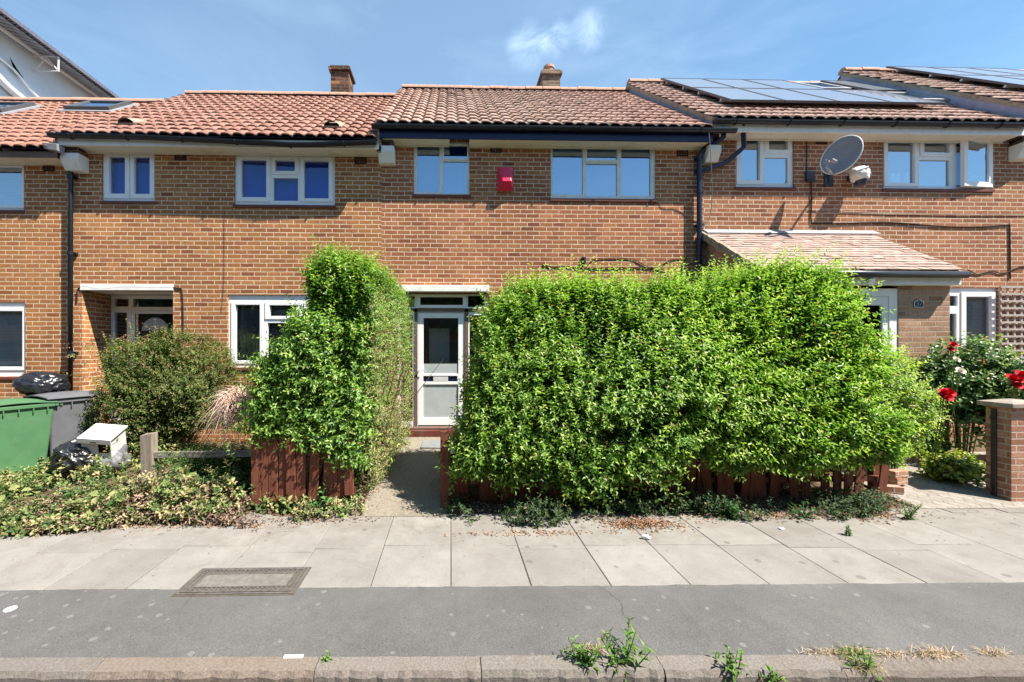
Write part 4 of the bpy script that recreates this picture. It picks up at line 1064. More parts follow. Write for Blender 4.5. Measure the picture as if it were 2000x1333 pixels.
# porch door frame
za = pz_eave - .24
m = MB().plate(xd0 + .002, xj - .002, .2, za, [(xd0 + .1, xj - .13, -.5, za - .12)], PYF + .01, PYF + .09); m.build('porch_door_frame', M['white'], H4, bevel=.005)
dxa, dxb = xd0 + .102, xj - .132
dpo = MB().plate(dxa, dxb, .2, za - .123, [(dxa + .09, dxb - .09, 1.05, za - .25), (dxa + .09, dxb - .09, .35, .9)], PYF + .02, PYF + .07).build('porch_door', M['white'], H4, bevel=.005)
pb = MB()
for z0, z1 in ((1.05, za - .25), (.35, .9)): pb.sheet(dxa + .09, dxb - .09, PYF + .04, z0, z1)
pb.build('pane', M['glass'], dpo)
MB().box(dxa, dxb, PYF + .5, PYF + .52, .2, za).build('porch_interior', M['room_dark'], H4)
# things fixed to the walls -----------------------------------------------
def wallpts(pts, Y): return [ppt(px, py, Y) for px, py in pts]
def smooth_line(pts, n=6):
    pts = [Vector(p) for p in pts]; out = []
    for i in range(len(pts) - 1):
        p0, p1, p2, p3 = pts[max(i - 1, 0)], pts[i], pts[i + 1], pts[min(i + 2, len(pts) - 1)]
        for k in range(n):
            t = k / n; out.append(.5 * ((2 * p1) + (p2 - p0) * t + (2 * p0 - 5 * p1 + 4 * p2 - p3) * t * t + (3 * p1 - p0 - 3 * p2 + p3) * t ** 3))
    return out + [pts[-1]]
def cable(pts, label, r=.009, mat='cable', Y=WY - .012):
    P = smooth_line(wallpts(pts, Y)); m = MB(); m.tube(P, r, 6)
    return tag(m.build('cable', M[mat], origin=P[0], smooth=True), label, 'cable', 'cables fixed to the brick fronts')
cable([(150, 590), (152, 566), (165, 560), (195, 565), (240, 561), (300, 562), (345, 563), (356, 575), (358, 665)], 'dark cable looping over the white lintel of the recessed doorway')
cable([(438, 408), (438, 500), (437, 560), (432, 612)], 'thin cable running down the orange brick left of the ground floor window', .0028)
cable([(1060, 516), (1075, 521), (1110, 521), (1150, 524), (1230, 523), (1290, 525), (1300, 540), (1302, 560)], 'sagging black cable on the brick just above the big hedge')
cable([(1148, 519), (1165, 506), (1230, 505), (1255, 516), (1280, 525), (1310, 508), (1342, 504)], 'thin cable rising from the small black bracket towards the navy downpipe', .006)
cable([(1595, 236), (1590, 248), (1577, 260), (1576, 300), (1575, 335)], 'thin cable dropping from the eaves to the junction box beside the satellite dish', .007)
cable([(1584, 348), (1585, 400), (1585, 432), (1600, 437), (1700, 435), (1760, 436), (1850, 443), (1920, 443), (1966, 440), (1972, 446), (1973, 545)], 'long dark cable from the junction box along the brick to the trellis', .01)
cable([(1580, 410), (1680, 415), (1800, 418), (1900, 420), (2010, 419)], 'pale cable stretched level under the upstairs windows of the porch house', .007, 'cable_grey')
cable([(1890, 527), (1910, 536), (1935, 530), (1960, 534), (1990, 522), (2010, 520)], 'tangled cable at the eaves end of the tiled porch roof', .009)
m = MB(); x, _, z = ppt(1140, 510, WY)
m.box(x - .035, x + .035, WY - .03, WY - .001, z - .05, z + .07); m.box(x - .012, x + .012, WY - .06, WY - .031, z - .08, z + .06)
tag(m.build('cable_bracket', M['dark_metal'], origin=(x, WY, z), bevel=.004), 'small black bracket on the brick above the big hedge', 'bracket')
x, _, z = ppt(1388, 262, 6.85)
P = smooth_line([ppt(1384, 250, 6.80), ppt(1386, 275, 6.8), ppt(1389, 320, 6.9), ppt(1391, 380, 7.0), ppt(1386, 425, 7.1), ppt(1372, 446, WY - .02)])
m = MB(); m.tube(P, .006, 6); tag(m.build('cable', M['cable_grey'], origin=P[0]), 'loose grey wire hanging from the gutter beside the navy downpipe', 'cable', 'cables fixed to the brick fronts')
# alarm box
x0, x1, z0, z1 = prect(972, 328, 1002, 374, WY - .03)
al = thing('alarm_box', 'red alarm box on the brick between the upstairs windows', 'alarm box', ((x0 + x1) / 2, WY, z0))
xc = (x0 + x1) / 2; hw = (x1 - x0) / 2
back = [(xc - hw, WY - .002, z0 + .02), (xc + hw, WY - .002, z0 + .02), (xc + hw, WY - .002, z1), (xc - hw, WY - .002, z1)]
mid = [(xc - hw, WY - .045, z0), (xc + hw, WY - .045, z0), (xc + hw, WY - .045, z1), (xc - hw, WY - .045, z1)]
fr_ = [(xc - hw * .45, WY - .15, z0 + .13), (xc + hw * .66, WY - .15, z0 + .13), (xc + hw * .45, WY - .075, z1 - .015), (xc - hw * .3, WY - .075, z1 - .015)]
m = MB(); m.add(back + mid + fr_, [(0, 3, 2, 1)] + [(k, (k + 1) % 4, 4 + (k + 1) % 4, 4 + k) for k in range(4)] + [(4 + k, 4 + (k + 1) % 4, 8 + (k + 1) % 4, 8 + k) for k in range(4)] + [(8, 9, 10, 11)])
m.build('case', M['red_plastic'], al, bevel=.006)
m = MB()
for k in range(4):
    zz = z1 - .06 - k * .022
    for sx_ in (-1, 1): m.box(xc + sx_ * hw * .82 - .016, xc + sx_ * hw * .82 + .016, WY - .058, WY - .05, zz - .005, zz + .003)
m.build('louvre', M['sill_red'], al)
# satellite dish
c = Vector(ppt(1646, 307, 6.70)); aim = Vector((-.86, -.45, .2)).normalized()
sd = thing('satellite_dish', 'grey satellite dish bracketed to the brick under the porch house eaves', 'satellite dish', (c.x, WY, c.z - .3))
zax = aim; xax = Vector((0, 0, 1)).cross(zax).normalized(); yax = zax.cross(xax); q_ = R(-12); xax, yax = xax * math.cos(q_) + yax * math.sin(q_), yax * math.cos(q_) - xax * math.sin(q_)
RM = Matrix((xax, yax, zax)).transposed()
m = MB(); vs, fs = [], []; nr, na = 8, 40; rx_, ry_ = .265, .315
for side in (0, 1):
    for i in range(nr + 1):
        rr = i / nr
        for k in range(na):
            t = 2 * math.pi * k / na; vs.append(c + RM @ Vector((rx_ * rr * math.cos(t), ry_ * rr * math.sin(t), .075 * rr * rr - side * .012)))
for side in (0, 1):
    o_ = side * (nr + 1) * na
    for i in range(nr):
        for k in range(na):
            q = (o_ + i * na + k, o_ + i * na + (k + 1) % na, o_ + (i + 1) * na + (k + 1) % na, o_ + (i + 1) * na + k)
            fs.append(q if side == 0 else tuple(reversed(q)))
for k in range(na): fs.append((nr * na + k, nr * na + (k + 1) % na, (nr + 1) * na + nr * na + (k + 1) % na, (nr + 1) * na + nr * na + k))
m.add(vs, fs); m.build('reflector', M['grey_metal'], sd, smooth=True)
P = [c + RM @ Vector((rx_ * 1.01 * math.cos(2 * math.pi * k / 40), ry_ * 1.01 * math.sin(2 * math.pi * k / 40), .074)) for k in range(41)]
m = MB(); m.tube(P, .009, 6, cap=False); m.build('rim', M['white'], sd, smooth=True)
lnb = c + RM @ Vector((0, -.22, .4)); foot = c + RM @ Vector((0, -ry_ * .98, .05))
m = MB(); m.tube([foot, foot + RM @ Vector((0, -.04, .12)), lnb + RM @ Vector((0, -.1, 0)), lnb], [.02, .02, .018, .018], 8); m.build('feed_arm', M['grey_metal'], sd)
m = MB()
for dx_ in (-.045, .045):
    q = lnb + RM @ Vector((dx_, 0, 0)); m.tube([q, q - RM @ Vector((0, 0, .05)), q - RM @ Vector((0, -.02, .13))], [.02, .034, .03], 12)
m.build('feed_horn', M['grey_metal'], sd, smooth=False)
bk = c - RM @ Vector((0, 0, .02))
m = MB(); m.tube([bk, bk + Vector((.1, .06, -.1)), (c.x + .16, WY - .03, c.z - .12), (c.x + .16, WY - .02, c.z - .25)], .022, 8); m.box(c.x + .08, c.x + .24, WY - .02, WY - .001, c.z - .32, c.z - .05)
m.build('wall_mount', M['dark_metal'], sd)
x0, x1, z0, z1 = prect(1574, 335, 1590, 352, WY - .03)
m = MB().box(x0, x1, WY - .05, WY - .001, z0, z1); m.box(x0 + .02, x1 + .03, WY - .04, WY - .002, z0 - .03, z0 - .001)
tag(m.build('junction_box', M['dark_metal'], origin=((x0 + x1) / 2, WY, z0), bevel=.006), 'small grey junction box on the brick left of the satellite dish', 'junction box')
# bag-wrapped fitting
def lump(c, rad, seed, amp, sub=4, fl=None):
    import bmesh
    bm = bmesh.new(); bmesh.ops.create_icosphere(bm, subdivisions=sub, radius=1)
    V = np.array([v.co[:] for v in bm.verts]); F = np.array([[v.index for v in f.verts] for f in bm.faces]); bm.free()
    n = vnoise(V + 7, 1.6, seed) * 1.1 + np.abs(vnoise(V + 3, 3.3, seed + 1) - .5) * 1.1 + np.abs(vnoise(V + 5, 7.5, seed + 2) - .5) * .55
    V = V * (1 + amp * (n - .9))[:, None] * np.array(rad)
    if fl is not None: V[:, 2] = np.where(V[:, 2] < fl, fl + (V[:, 2] - fl) * .12, V[:, 2])
    return V + np.array(c), F
wx, _, wz = ppt(1682, 341, 6.93)
wr = thing('wrapped_lamp', 'white bag-wrapped lamp on the brick, lower right of the satellite dish', 'lamp', (wx, WY, wz))
V, F = lump((wx, 6.96, wz + .01), (.155, .13, .145), 21, .3, 4); npmesh('wrapping', V, F, M['white_bag'], wr, smooth=True)
m = MB(); m.tube([(wx + .02, 6.96, wz - .17), (wx + .02, 6.96, wz - .1)], [.07, .1], 14); m.build('lens', M['plate_blue'], wr)
m = MB(); m.tube([(wx - .17, 6.86, wz + .03), (wx + .03, 6.84, wz + .09)], .018, 6); m.build('strap', M['white_bag'], wr)
m = MB(); m.box(wx - .05, wx + .05, 7.05, WY - .001, wz - .05, wz + .05); m.build('wall_mount', M['dark_metal'], wr)
# things sitting on the window board upstairs
x0, x1, z0, z1 = prect(1738, 338, 1756, 356, WY + .2)
# house number plate
PLX, _, PLZ = ppt(1793, 594, PYF); pw, ph = .072, .052
npl = thing('number_plate', 'arched dark blue house number plate on the porch brick', 'number plate', (PLX, PYF, PLZ))
arch = [(-pw, -ph), (pw, -ph), (pw, ph * .45), (pw * .5, ph * .95), (0, ph * 1.2), (-pw * .5, ph * .95), (-pw, ph * .45)]
m = MB(); m.hexa([(PLX + x, PYF - .002, PLZ + z) for x, z in arch], [(PLX + x, PYF - .014, PLZ + z) for x, z in arch]); m.build('plate', M['plate_blue'], npl)
m = MB(); P = [(PLX + x * .96, PYF - .014, PLZ + z * .96) for x, z in arch]; m.tube(P + [P[0]], .0045, 5); m.build('border', M['white_paint'], npl)
cu = bpy.data.curves.new('numerals', 'FONT'); cu.body = '37'; cu.size = .1; cu.align_x = 'CENTER'; cu.align_y = 'CENTER'; cu.extrude = .002
tmp = link(bpy.data.objects.new('numerals', cu)); bpy.context.view_layer.update()
me = bpy.data.meshes.new_from_object(tmp.evaluated_get(bpy.context.evaluated_depsgraph_get())); bpy.data.objects.remove(tmp)
me.materials.append(M['white_paint']); no = link(bpy.data.objects.new('numerals', me)); no.parent = npl; me.materials.clear(); me.materials.append(plain('faded_numerals', (.3, .34, .4), .6))
no.rotation_euler = (R(90), 0, 0); no.location = (0, -.0165, 0)
# porch lamp
px_, _, pz_ = ppt(1685, 546, 5.86)
pl = thing('porch_lamp', 'small white lamp under the porch eaves, above the hedge', 'lamp', (px_, 5.86, pz_))
m = MB(); m.box(px_ - .08, px_ + .08, 5.83, 5.899, pz_ - .05, pz_ + .02); m.build('body', M['white'], pl, bevel=.01)
m = MB(); m.tube([(px_ + .02, 5.83, pz_ - .03), (px_ + .04, 5.76, pz_ - .06)], [.05, .06], 12); m.build('head', M['white'], pl)
# trellis
tx0, tx1, tz0, tz1 = prect(1953, 560, 2040, 735, WY - .05)
tr = thing('trellis', 'weathered square lattice trellis beside the ground floor window at the right edge', 'trellis', (tx0, WY, tz0))
n = 0; xx = tx0
while xx < tx1:
    MB().box(xx, xx + .03, WY - .055, WY - .037, tz0, tz1).build('slat', M['trellis'], tr); xx += .128
zz = tz1 - .03
while zz > tz0:
    MB().box(tx0 - .01, tx1, WY - .074, WY - .056, zz, zz + .034).build('slat', M['trellis'], tr); zz -= .126
# scaffold roof, far left -------------------------------------------------
sb = thing('scaffold_roof', 'temporary sheeted scaffold roof rising behind the left house', 'scaffold roof', (-16, 14, 0))
xe_, ze_ = -14.3, at(0, 25, 13.1)[1]; xe_ = at(0, 25, 13.1)[0]
Y0, Y1 = 9.5, 18.6
xw = xe_ - .85; zw = ze_ + .12
m = MB(); nrib = 60
m.hexa([(xw - 6, Y0, zw + 1.7), (xe_ + .1, Y0, ze_ - .02), (xe_ + .1, Y1, ze_ - .02), (xw - 6, Y1, zw + 1.7)], [(xw - 6, Y0, zw + 1.76), (xe_ + .1, Y0, ze_ + .1), (xe_ + .1, Y1, ze_ + .1), (xw - 6, Y1, zw + 1.76)])
for k in range(70):
    y = Y0 + .05 + k * (Y1 - Y0) / 70; m.box(xe_ - .02, xe_ + .108, y, y + .06, ze_ - .024, ze_ + .106)
m.build('roof_sheet', M['tin_sheet'], sb)
zs = lambda x: ze_ - .05 + (xe_ - x) * (zw + 1.7 - ze_) / (xe_ - xw + 6) * 1.0
m = MB()
for k in range(45):
    y = Y0 + .1 + k * (Y1 - Y0) / 45; m.add([(xe_ - .05, y, zs(xe_ - .05)), (xe_ - .05, y + .13, zs(xe_)), (xw, y + .13, zs(xw)), (xw, y, zs(xw))], [(0, 1, 2, 3)])
    m.add([(xe_ - .05, y + .13, zs(xe_ - .05) - .002), (xe_ - .05, y + .2, zs(xe_) + .02), (xw, y + .2, zs(xw) + .02), (xw, y + .13, zs(xw))], [(0, 1, 2, 3)])
m.build('sheet_lining', M['tin_under'], sb)
n_ = 50; m = MB(); ys = np.linspace(Y0, Y1 - .4, n_); zs_ = np.linspace(zw + .1 - 4.5, zw + .12, 14)
vs = []
for z in zs_:
    for y in ys:
        vs.append((xw - .05 + .03 * math.sin(y * 2.1 + z) + .02 * math.sin(y * 5 + z * 3), y, z))
m.add(vs, [(j * n_ + i, j * n_ + i + 1, (j + 1) * n_ + i + 1, (j + 1) * n_ + i) for j in range(13) for i in range(n_ - 1)])
m.build('sheeting', M['sheeting'], sb, smooth=True)
m = MB(); m.tube([(xw + .03, Y0, zw + .0), (xw + .03, Y1 - .35, zw + .0)], .07, 8); m.build('sheet_edge', M['sheeting_white'], sb)
m = MB(); P = smooth_line([(xw + .06, 12.2, zw - 1.2), (xw + .06, 14.0, zw - 1.05), (xw + .06, 15.2, zw - 1.6), (xw + .06, 17, zw - 1.7)])
m.tube(P, .035, 6); m.build('sheet_seam', M['sheeting_white'], sb)
P = smooth_line([(xw + .1, 12.6, zw - 1.65), (xw + .12, 13.4, zw - 1.62), (xw + .12, 14.1, zw - 1.9), (xw + .1, 15.0, zw - 2.1), (xw + .1, 16, zw - 2.6)])
m = MB(); m.tube(P, [.12] * len(P), 8); m.build('sheet_fold', M['sheeting_white'], sb, smooth=True)  # sunlit look of the fold comes from its brighter colour
m = MB(); tzp = at(30, 155, 14.4)
m.add([(xw + .03, 14.15, zw - .75), (xw + .035, 14.3, zw - 1.15), (xw + .035, 14.62, zw - 1.2), (xw + .03, 14.4, zw - 1.0)], [(0, 1, 2, 3)]); m.build('sheet_tear', M['dark'], sb)
for yy in (15.0, 17.9):
    m = MB(); a, b_ = Vector((xw - .2, yy, ze_ - .28)), Vector((xe_ + .02, yy, ze_ - .05))
    z_lo = ze_ - .55
    m.tube([(xw - .3, yy, ze_ - .02), (xe_ + .02, yy, ze_ - .02)], .025, 8)
    m.tube([(xw - .3, yy, z_lo), (xe_ + .02, yy, z_lo)], .025, 8)
    m.tube([(xe_ + .0, yy, ze_ - .02), (xe_ + .0, yy, z_lo)], .03, 8)
    m.tube([(xe_ + .0, yy, z_lo), (xe_ - .4, yy, ze_ - .05)], .02, 8); m.tube([(xw, yy, z_lo), (xe_ - .4, yy, ze_ - .05)], .02, 8)
    m.build('truss', M['scaffold_tube'], sb)
m = MB()
for yy in (10.5, 13, 15.5, 18): 
    for xx in (xw - .3, xw - 5): m.tube([(xx, yy, -.2), (xx, yy, zw + .2)], .06, 8)
m.build('standard', M['scaffold_tube'], sb)
# the houses over the road (their reflection shows in the ground floor glass)
ob = thing('terraced_house', 'brick terrace across the road, seen only mirrored in the window glass', 'house', (0, -12, 0))
holes = [(x, x + 1.5, z, z + 1.2) for x in np.arange(-66, 66, 3.1) for z in (.9, 3.6)]
MB().plate(-70, 70, -.2, 5.4, holes, -12.0, -12.2).build('wall', M['brick_one'], ob)
m = MB(); m.hexa([(-70, -12, -.2), (70, -12, -.2), (70, -19, -.2), (-70, -19, -.2)], [(-70, -12.3, -.1), (70, -12.3, -.1), (70, -19, -.1), (-70, -19, -.1)])
m.add([(-70.3, -11.6, 5.35), (70.3, -11.6, 5.35), (70.3, -15.3, 8.1), (-70.3, -15.3, 8.1), (-70.3, -19, 5.35), (70.3, -19, 5.35)], [(3, 2, 1, 0), (2, 3, 4, 5)]); m.build('roof', M['tile_two'], ob)
m = MB()
for h_ in holes: m.box(h_[0], h_[1], -12.12, -12.1, h_[2], h_[3])
m.build('window', M['room_dark'], ob)

def sky_blocking_tree(loc):  # unseen trees, added to keep low sky light off the facade
    t = thing('street_tree', 'leafy street tree across the road, seen only mirrored in the window glass', 'tree', loc, 'street trees across the road')
    rr = np.random.default_rng(3); lv = Leaves(); n = 5200; q = norm(rr.normal(0, 1, (n, 3))) * (rr.random(n) ** .4)[:, None]
    P = np.array([0, 0, 5.6]) + q * np.array([3.0, 2.3, 3.0]) * (1 + .5 * (vnoise(q * 2.5 + 9, 1.4, 4) - .5))[:, None]
    lv.add(P, rr.normal(0, 1, (n, 3)), norm(rr.normal(0, 1, (n, 3)) + UP), rr.uniform(.3, .5, n), rr.uniform(.2, .32, n), palette(rr.random(n) * .8, [(0, (.03, .06, .015)), (1, (.08, .13, .03))]))
    lv.build('crown', M['leaf_dull'], None).parent = t
    m = MB(); m.tube([(0, 0, -.2), (.05, 0, 2), (0, .1, 4.5), (.1, 0, 7.5)], [.22, .17, .13, .05], 8)
    for k in range(5): m.tube([(0, 0, 3 + k * .5), (math.cos(k * 2) * .9, math.sin(k * 2) * .8, 4.5 + k * .5), (math.cos(k * 2) * 1.8, math.sin(k * 2) * 1.5, 5.6 + k * .5)], [.08, .05, .02], 5)
    m.build('trunk', M['bark'], t, local=True); return t
t0 = sky_blocking_tree((-21, -8.2, 0))
for x, ry in ((-15.4, 1), (-10.2, 2.2), (-4.6, 4), (.8, 5.2), (6.3, .5), (11.6, 3), (17.2, 1.7), (22.5, 2.6)):
    c_ = link(t0.copy()); c_.location = (x, -8.2 + .5 * math.sin(x), 0); c_.rotation_euler = (0, 0, ry)
    for ch in t0.children: d_ = link(ch.copy()); d_.parent = c_
# odds and ends standing on the window board upstairs
for (l, t_, r_, b_), lab in (((1739, 339, 1757, 357), 'small white box standing inside the upstairs window beside the satellite dish'), ((1764, 336, 1779, 357), 'white card leaning inside the upstairs window, right of a small white box')):
    x0, x1, z0, z1 = prect(l, t_, r_, b_, WY + .12); lean = .12 if l > 1750 else 0
    m = MB(); m.hexa([(x0, WY + .11, z0), (x1, WY + .11, z0), (x1, WY + .135, z0), (x0, WY + .135, z0)], [(x0 + lean * .4, WY + .11, z1), (x1 + lean * .4, WY + .11, z1), (x1 + lean * .4, WY + .135, z1), (x0 + lean * .4, WY + .135, z1)])
    tag(m.build('box' if l < 1750 else 'card', M['white_board'], origin=(x0, WY + .11, z0)), lab, 'ornament')
# ================================================================== street furniture and garden things
# inspection cover
cn = [gat(*p, .004) for p in ((343, 1163), (580, 1160), (597, 1111), (395, 1110))]
cc = [sum(p[0] for p in cn) / 4, sum(p[1] for p in cn) / 4]
cov = thing('inspection_cover', 'rectangular iron inspection cover with concrete infill set in the pavement', 'manhole cover', (cc[0], cc[1], 0))
x0, x1 = cn[0][0], cn[1][0]; y0, y1 = (cn[0][1] + cn[1][1]) / 2, (cn[2][1] + cn[3][1]) / 2
x0 = (cn[0][0] + cn[3][0]) / 2; x1 = (cn[1][0] + cn[2][0]) / 2
def ring(m, x0, x1, y0, y1, w_, z0, z1):
    m.box(x0, x1, y0, y0 + w_, z0, z1); m.box(x0, x1, y1 - w_, y1, z0, z1); m.box(x0, x0 + w_, y0 + w_, y1 - w_, z0, z1); m.box(x1 - w_, x1, y0 + w_, y1 - w_, z0, z1)
MB().box(x0 - .012, x1 + .012, y0 - .012, y1 + .012, -.02, .0035).build('bed', M['joint'], cov)
m = MB(); ring(m, x0, x1, y0, y1, .016, .0, .011); m.build('outer_frame', M['cover_metal'], cov, bevel=.002)
m = MB()
ring(m, x0 + .024, x1 - .024, y0 + .024, y1 - .024, .012, 0, .012)
ring(m, x0 + .082, x1 - .082, y0 + .082, y1 - .082, .012, 0, .012)
for side in (0, 1):     # studs along the rim
    yy = y0 + .041 if side == 0 else y1 - .077
    x = x0 + .05
    while x < x1 - .06:
        m.box(x, x + .017, yy, yy + .015, 0, .0115); m.box(x, x + .017, yy + .022, yy + .036, 0, .0115); x += .034
for xx in (x0 + .041, x1 - .077):
    m.box(xx + .012, xx + .024, y0 + .08, y1 - .08, 0, .0115)
m.build('rim', M['cover_metal'], cov)
MB().box(x0 + .095, x1 - .095, y0 + .095, y1 - .095, 0, .0105).build('infill', M['cover_fill'], cov, bevel=.002)
# litter
def crumple(px, py, size, label, seed, z=.0, flat=.5):
    x, y = gat(px, py, z); V, F = lump((x, y, z + size * flat * .8), (size, size * .7, size * flat), seed, .9, 3)
    o = npmesh('litter', V, F, M['paper'], origin=(x, y, z)); return tag(o, label, 'litter', 'scraps of litter on the pavement')
crumple(1262, 1053, .04, 'crumpled white tissue at the tip of the dry leaf heap on the pavement', 3)
crumple(1527, 1035, .026, 'small white paper scrap beside dry leaves, in front of the broken fence', 4)
crumple(391, 1024, .03, 'white scrap at the edge of the weeds, right of the timber post', 5)
crumple(205, 1010, .035, 'grey white scrap half buried in the wilted weeds', 6, .02)
x, y = gat(20, 1190); m = MB(); m.tube([(x, y, -.004), (x, y, .002)], .034, 20); tag(m.build('bottle_top', M['paper'], origin=(x, y, 0)), 'flat white disc lying on the asphalt near the left edge', 'litter', 'scraps of litter on the pavement')
x, y = gat(575, 1284); m = MB().box(x - .06, x + .05, y - .012, y + .012, .0, .006); tag(m.build('litter', M['paper'], origin=(x, y, 0)), 'flat white strip of litter lying along the kerb edge', 'litter', 'scraps of litter on the pavement')
# gate pier
pr0 = gat(1975, 984, .0); PYf = pr0[1] - .0; px0 = pr0[0]
pier = thing('gate_pier', 'brick gate pier with flat stone cap and dark iron strip', 'gate pier', (px0 + .17, PYf + .11, 0))
pz1 = zat(1985, 797, PYf)
MB().box(px0, px0 + .34, PYf, PYf + .225, -.05, pz1).build('shaft', M['brick_pier'], pier, bevel=.004)
m = MB(); e = .05; xA, xB, yA, yB = px0 - e, px0 + .34 + e, PYf - e, PYf + .225 + e
m.hexa([(xA, yA, pz1 + .001), (xB, yA, pz1 + .001), (xB, yB, pz1 + .001), (xA, yB, pz1 + .001)], [(xA, yA, pz1 + .05), (xB, yA, pz1 + .05), (xB, yB, pz1 + .05), (xA, yB, pz1 + .05)])
m.hexa([(xA + .002, yA + .002, pz1 + .0505), (xB - .002, yA + .002, pz1 + .0505), (xB - .002, yB - .002, pz1 + .0505), (xA + .002, yB - .002, pz1 + .0505)], [(xA + .16, yA + .12, pz1 + .085), (xB - .16, yA + .12, pz1 + .085), (xB - .16, yB - .12, pz1 + .085), (xA + .16, yB - .12, pz1 + .085)])
m.build('cap', plain('stone_cap', (.3, .265, .225), .9, .15, .25, 14, bumps=.4), pier, bevel=.006)
m = MB(); m.box(px0 - .022, px0 - .001, PYf + .12, PYf + .165, .03, pz1 - .03); m.build('iron_strip', M['dark_metal'], pier, bevel=.003)
m = MB()
for z in (.1, .95):
    m.tube([(px0 - .022, PYf + .142, z), (px0 - .05, PYf + .142, z), (px0 - .05, PYf + .142, z + .04)], .01, 6)
m.build('hinge_pin', M['dark_metal'], pier)
# brick edging of the bed
m = MB(); x = at(1742, 890, 5.72)[0]; k = 0; ee = thing('brick_edging', 'low row of orange edging bricks between the drive and the flower bed', 'edging', (x + .7, 5.7, .2))
m2 = MB()
while x < at(1915, 890, 5.72)[0]:
    z = float(gz(x, 5.72)); T = Matrix.Translation((x + .1, 5.68 + .01 * math.sin(k * 3), z)) @ Matrix.Rotation(random.uniform(-.06, .06), 4, 'Z')
    MB().box(-.1, .1, -.05, .05, -.06, .06 + random.uniform(-.01, .01), mat=T).build('edging_brick', M['brick_porch'], ee, bevel=.006); x += .215; k += 1
for (px, py, Y_, a) in ((1752, 925, 4.95, .2), (1738, 955, 4.8, -.3)):
    x, z = at(px, py, Y_); m = MB().box(-.11, .11, -.05, .05, -.04, .04, mat=Matrix.Translation((x, Y_, z)) @ Matrix.Rotation(a, 4, 'Z'))
    m.box(-.1, .12, -.05, .05, -.13, -.042, mat=Matrix.Translation((x, Y_, z)) @ Matrix.Rotation(a + .1, 4, 'Z'))
    tag(m.build('loose_brick', M['brick_pier'], origin=(x, Y_, z), bevel=.005), ('loose bricks stacked at the hedge foot beside the drive, the higher pair' if a > 0 else 'loose bricks at the hedge foot beside the drive, the lower pair'), 'brick', 'loose bricks at the hedge foot')
# timber post and rail
bx, by = gat(287, 960, .04); pw_ = .075
postf = thing('post_and_rail_fence', 'grey weathered timber post with a single low rail', 'fence', (bx, by, 0))
zt = zat(287, 847, by)
m = MB(); m.hexa([(bx - pw_, by, -.1), (bx + pw_, by, -.1), (bx + pw_, by + .11, -.1), (bx - pw_, by + .11, -.1)], [(bx - pw_ - .012, by, zt - .03), (bx + pw_ - .02, by, zt), (bx + pw_ - .02, by + .11, zt + .0), (bx - pw_ - .012, by + .11, zt - .02)])
m.build('post', M['old_timber'], postf, bevel=.006)
ra = Vector(ppt(297, 889, by + .05)); rb = Vector(ppt(500, 886, by - .1)); hh = .038
m = MB(); d = (rb - ra)
m.hexa([ra + Vector((0, -.022, -hh)), rb + Vector((0, -.022, -hh)), rb + Vector((0, .022, -hh)), ra + Vector((0, .022, -hh))], [ra + Vector((0, -.022, hh)), rb + Vector((0, -.022, hh)), rb + Vector((0, .022, hh)), ra + Vector((0, .022, hh))])
m.build('rail', M['old_rail'], postf, bevel=.005)
# red board fences
def board(root, x, y, z0, h, w_, lean=0, yaw=0, tilt=0, bow=0, mat='fence_red', name='board'):
    T = Matrix.Translation((x, y, z0)) @ Matrix.Rotation(yaw, 4, 'Z') @ Matrix.Rotation(lean, 4, 'Y') @ Matrix.Rotation(tilt, 4, 'X')
    n = 8; prof = [(-w_ / 2, 0), (w_ / 2, 0)]; bot, m = None, MB(); vs = []
    for k in range(n + 1):
        t = k / n; z = h * t; xo = bow * math.sin(math.pi * t); hw = w_ / 2 * (1 if t < .97 else .8)
        for a, b_ in ((-hw, -.009), (hw, -.009), (hw, .009), (-hw, .009)): vs.append(T @ Vector((a + xo, b_, z)))
    fs = [(4 * k + q, 4 * k + (q + 1) % 4, 4 * k + 4 + (q + 1) % 4, 4 * k + 4 + q) for k in range(n) for q in range(4)] + [(3, 2, 1, 0), (4 * n, 4 * n + 1, 4 * n + 2, 4 * n + 3)]
    m.add(vs, fs); return m.build(name, M[mat], root, bevel=.003, segs=1)
fl_y = 4.55
def fx(px, Y): return at(px, 900, Y)[0]
fa = thing('board_fence', 'short red-stained board fence, some boards leaning, under the bush left of the path', 'fence', (fx(590, fl_y), fl_y, 0))
bxs = [(505, 855, 978, .05), (520, 853, 972, .04), (538, 855, 970, .06), (556, 856, 972, .02), (573, 855, 975, .05), (590, 855, 972, .045), (607, 858, 968, -.03), (636, 858, 962, -.02), (655, 852, 965, .04), (671, 848, 962, .09), (686, 853, 958, .06)]
for k, (px, yt, yb, ln) in enumerate(bxs):
    Y_ = fl_y + random.uniform(-.01, .01); x = fx(px, Y_); z1 = zat(px, yt, Y_); z0 = max(-.06, zat(px, yb, Y_) - .05)
    board(fa, x + (.02 if ln < 0 else -.02), Y_ + (.008 if k % 2 else -.008), z0, z1 - z0, .1, -ln * .6 + .02, random.uniform(-.05, .05), random.uniform(-.02, .02), random.uniform(-.006, .012))
for z in (.2, .55): MB().box(fx(500, fl_y), fx(692, fl_y), fl_y + .03, fl_y + .065, z - .03, z + .03).build('rail', M['fence_red'], fa)
for px in (512, 684): MB().box(fx(px, fl_y + .1) - .035, fx(px, fl_y + .1) + .035, fl_y + .07, fl_y + .14, -.1, .68).build('post', M['fence_red'], fa, bevel=.004)
fr_y = 4.66
fb = thing('board_fence', 'long broken red-stained board fence under the big hedge', 'fence', (fx(1300, fr_y), fr_y, 0))
x = fx(869, fr_y - .06)
MB().box(x - .05, x + .045, fr_y - .12, fr_y - .03, -.1, zat(869, 842, fr_y - .1)).build('post', M['fence_red'], fb, bevel=.006)
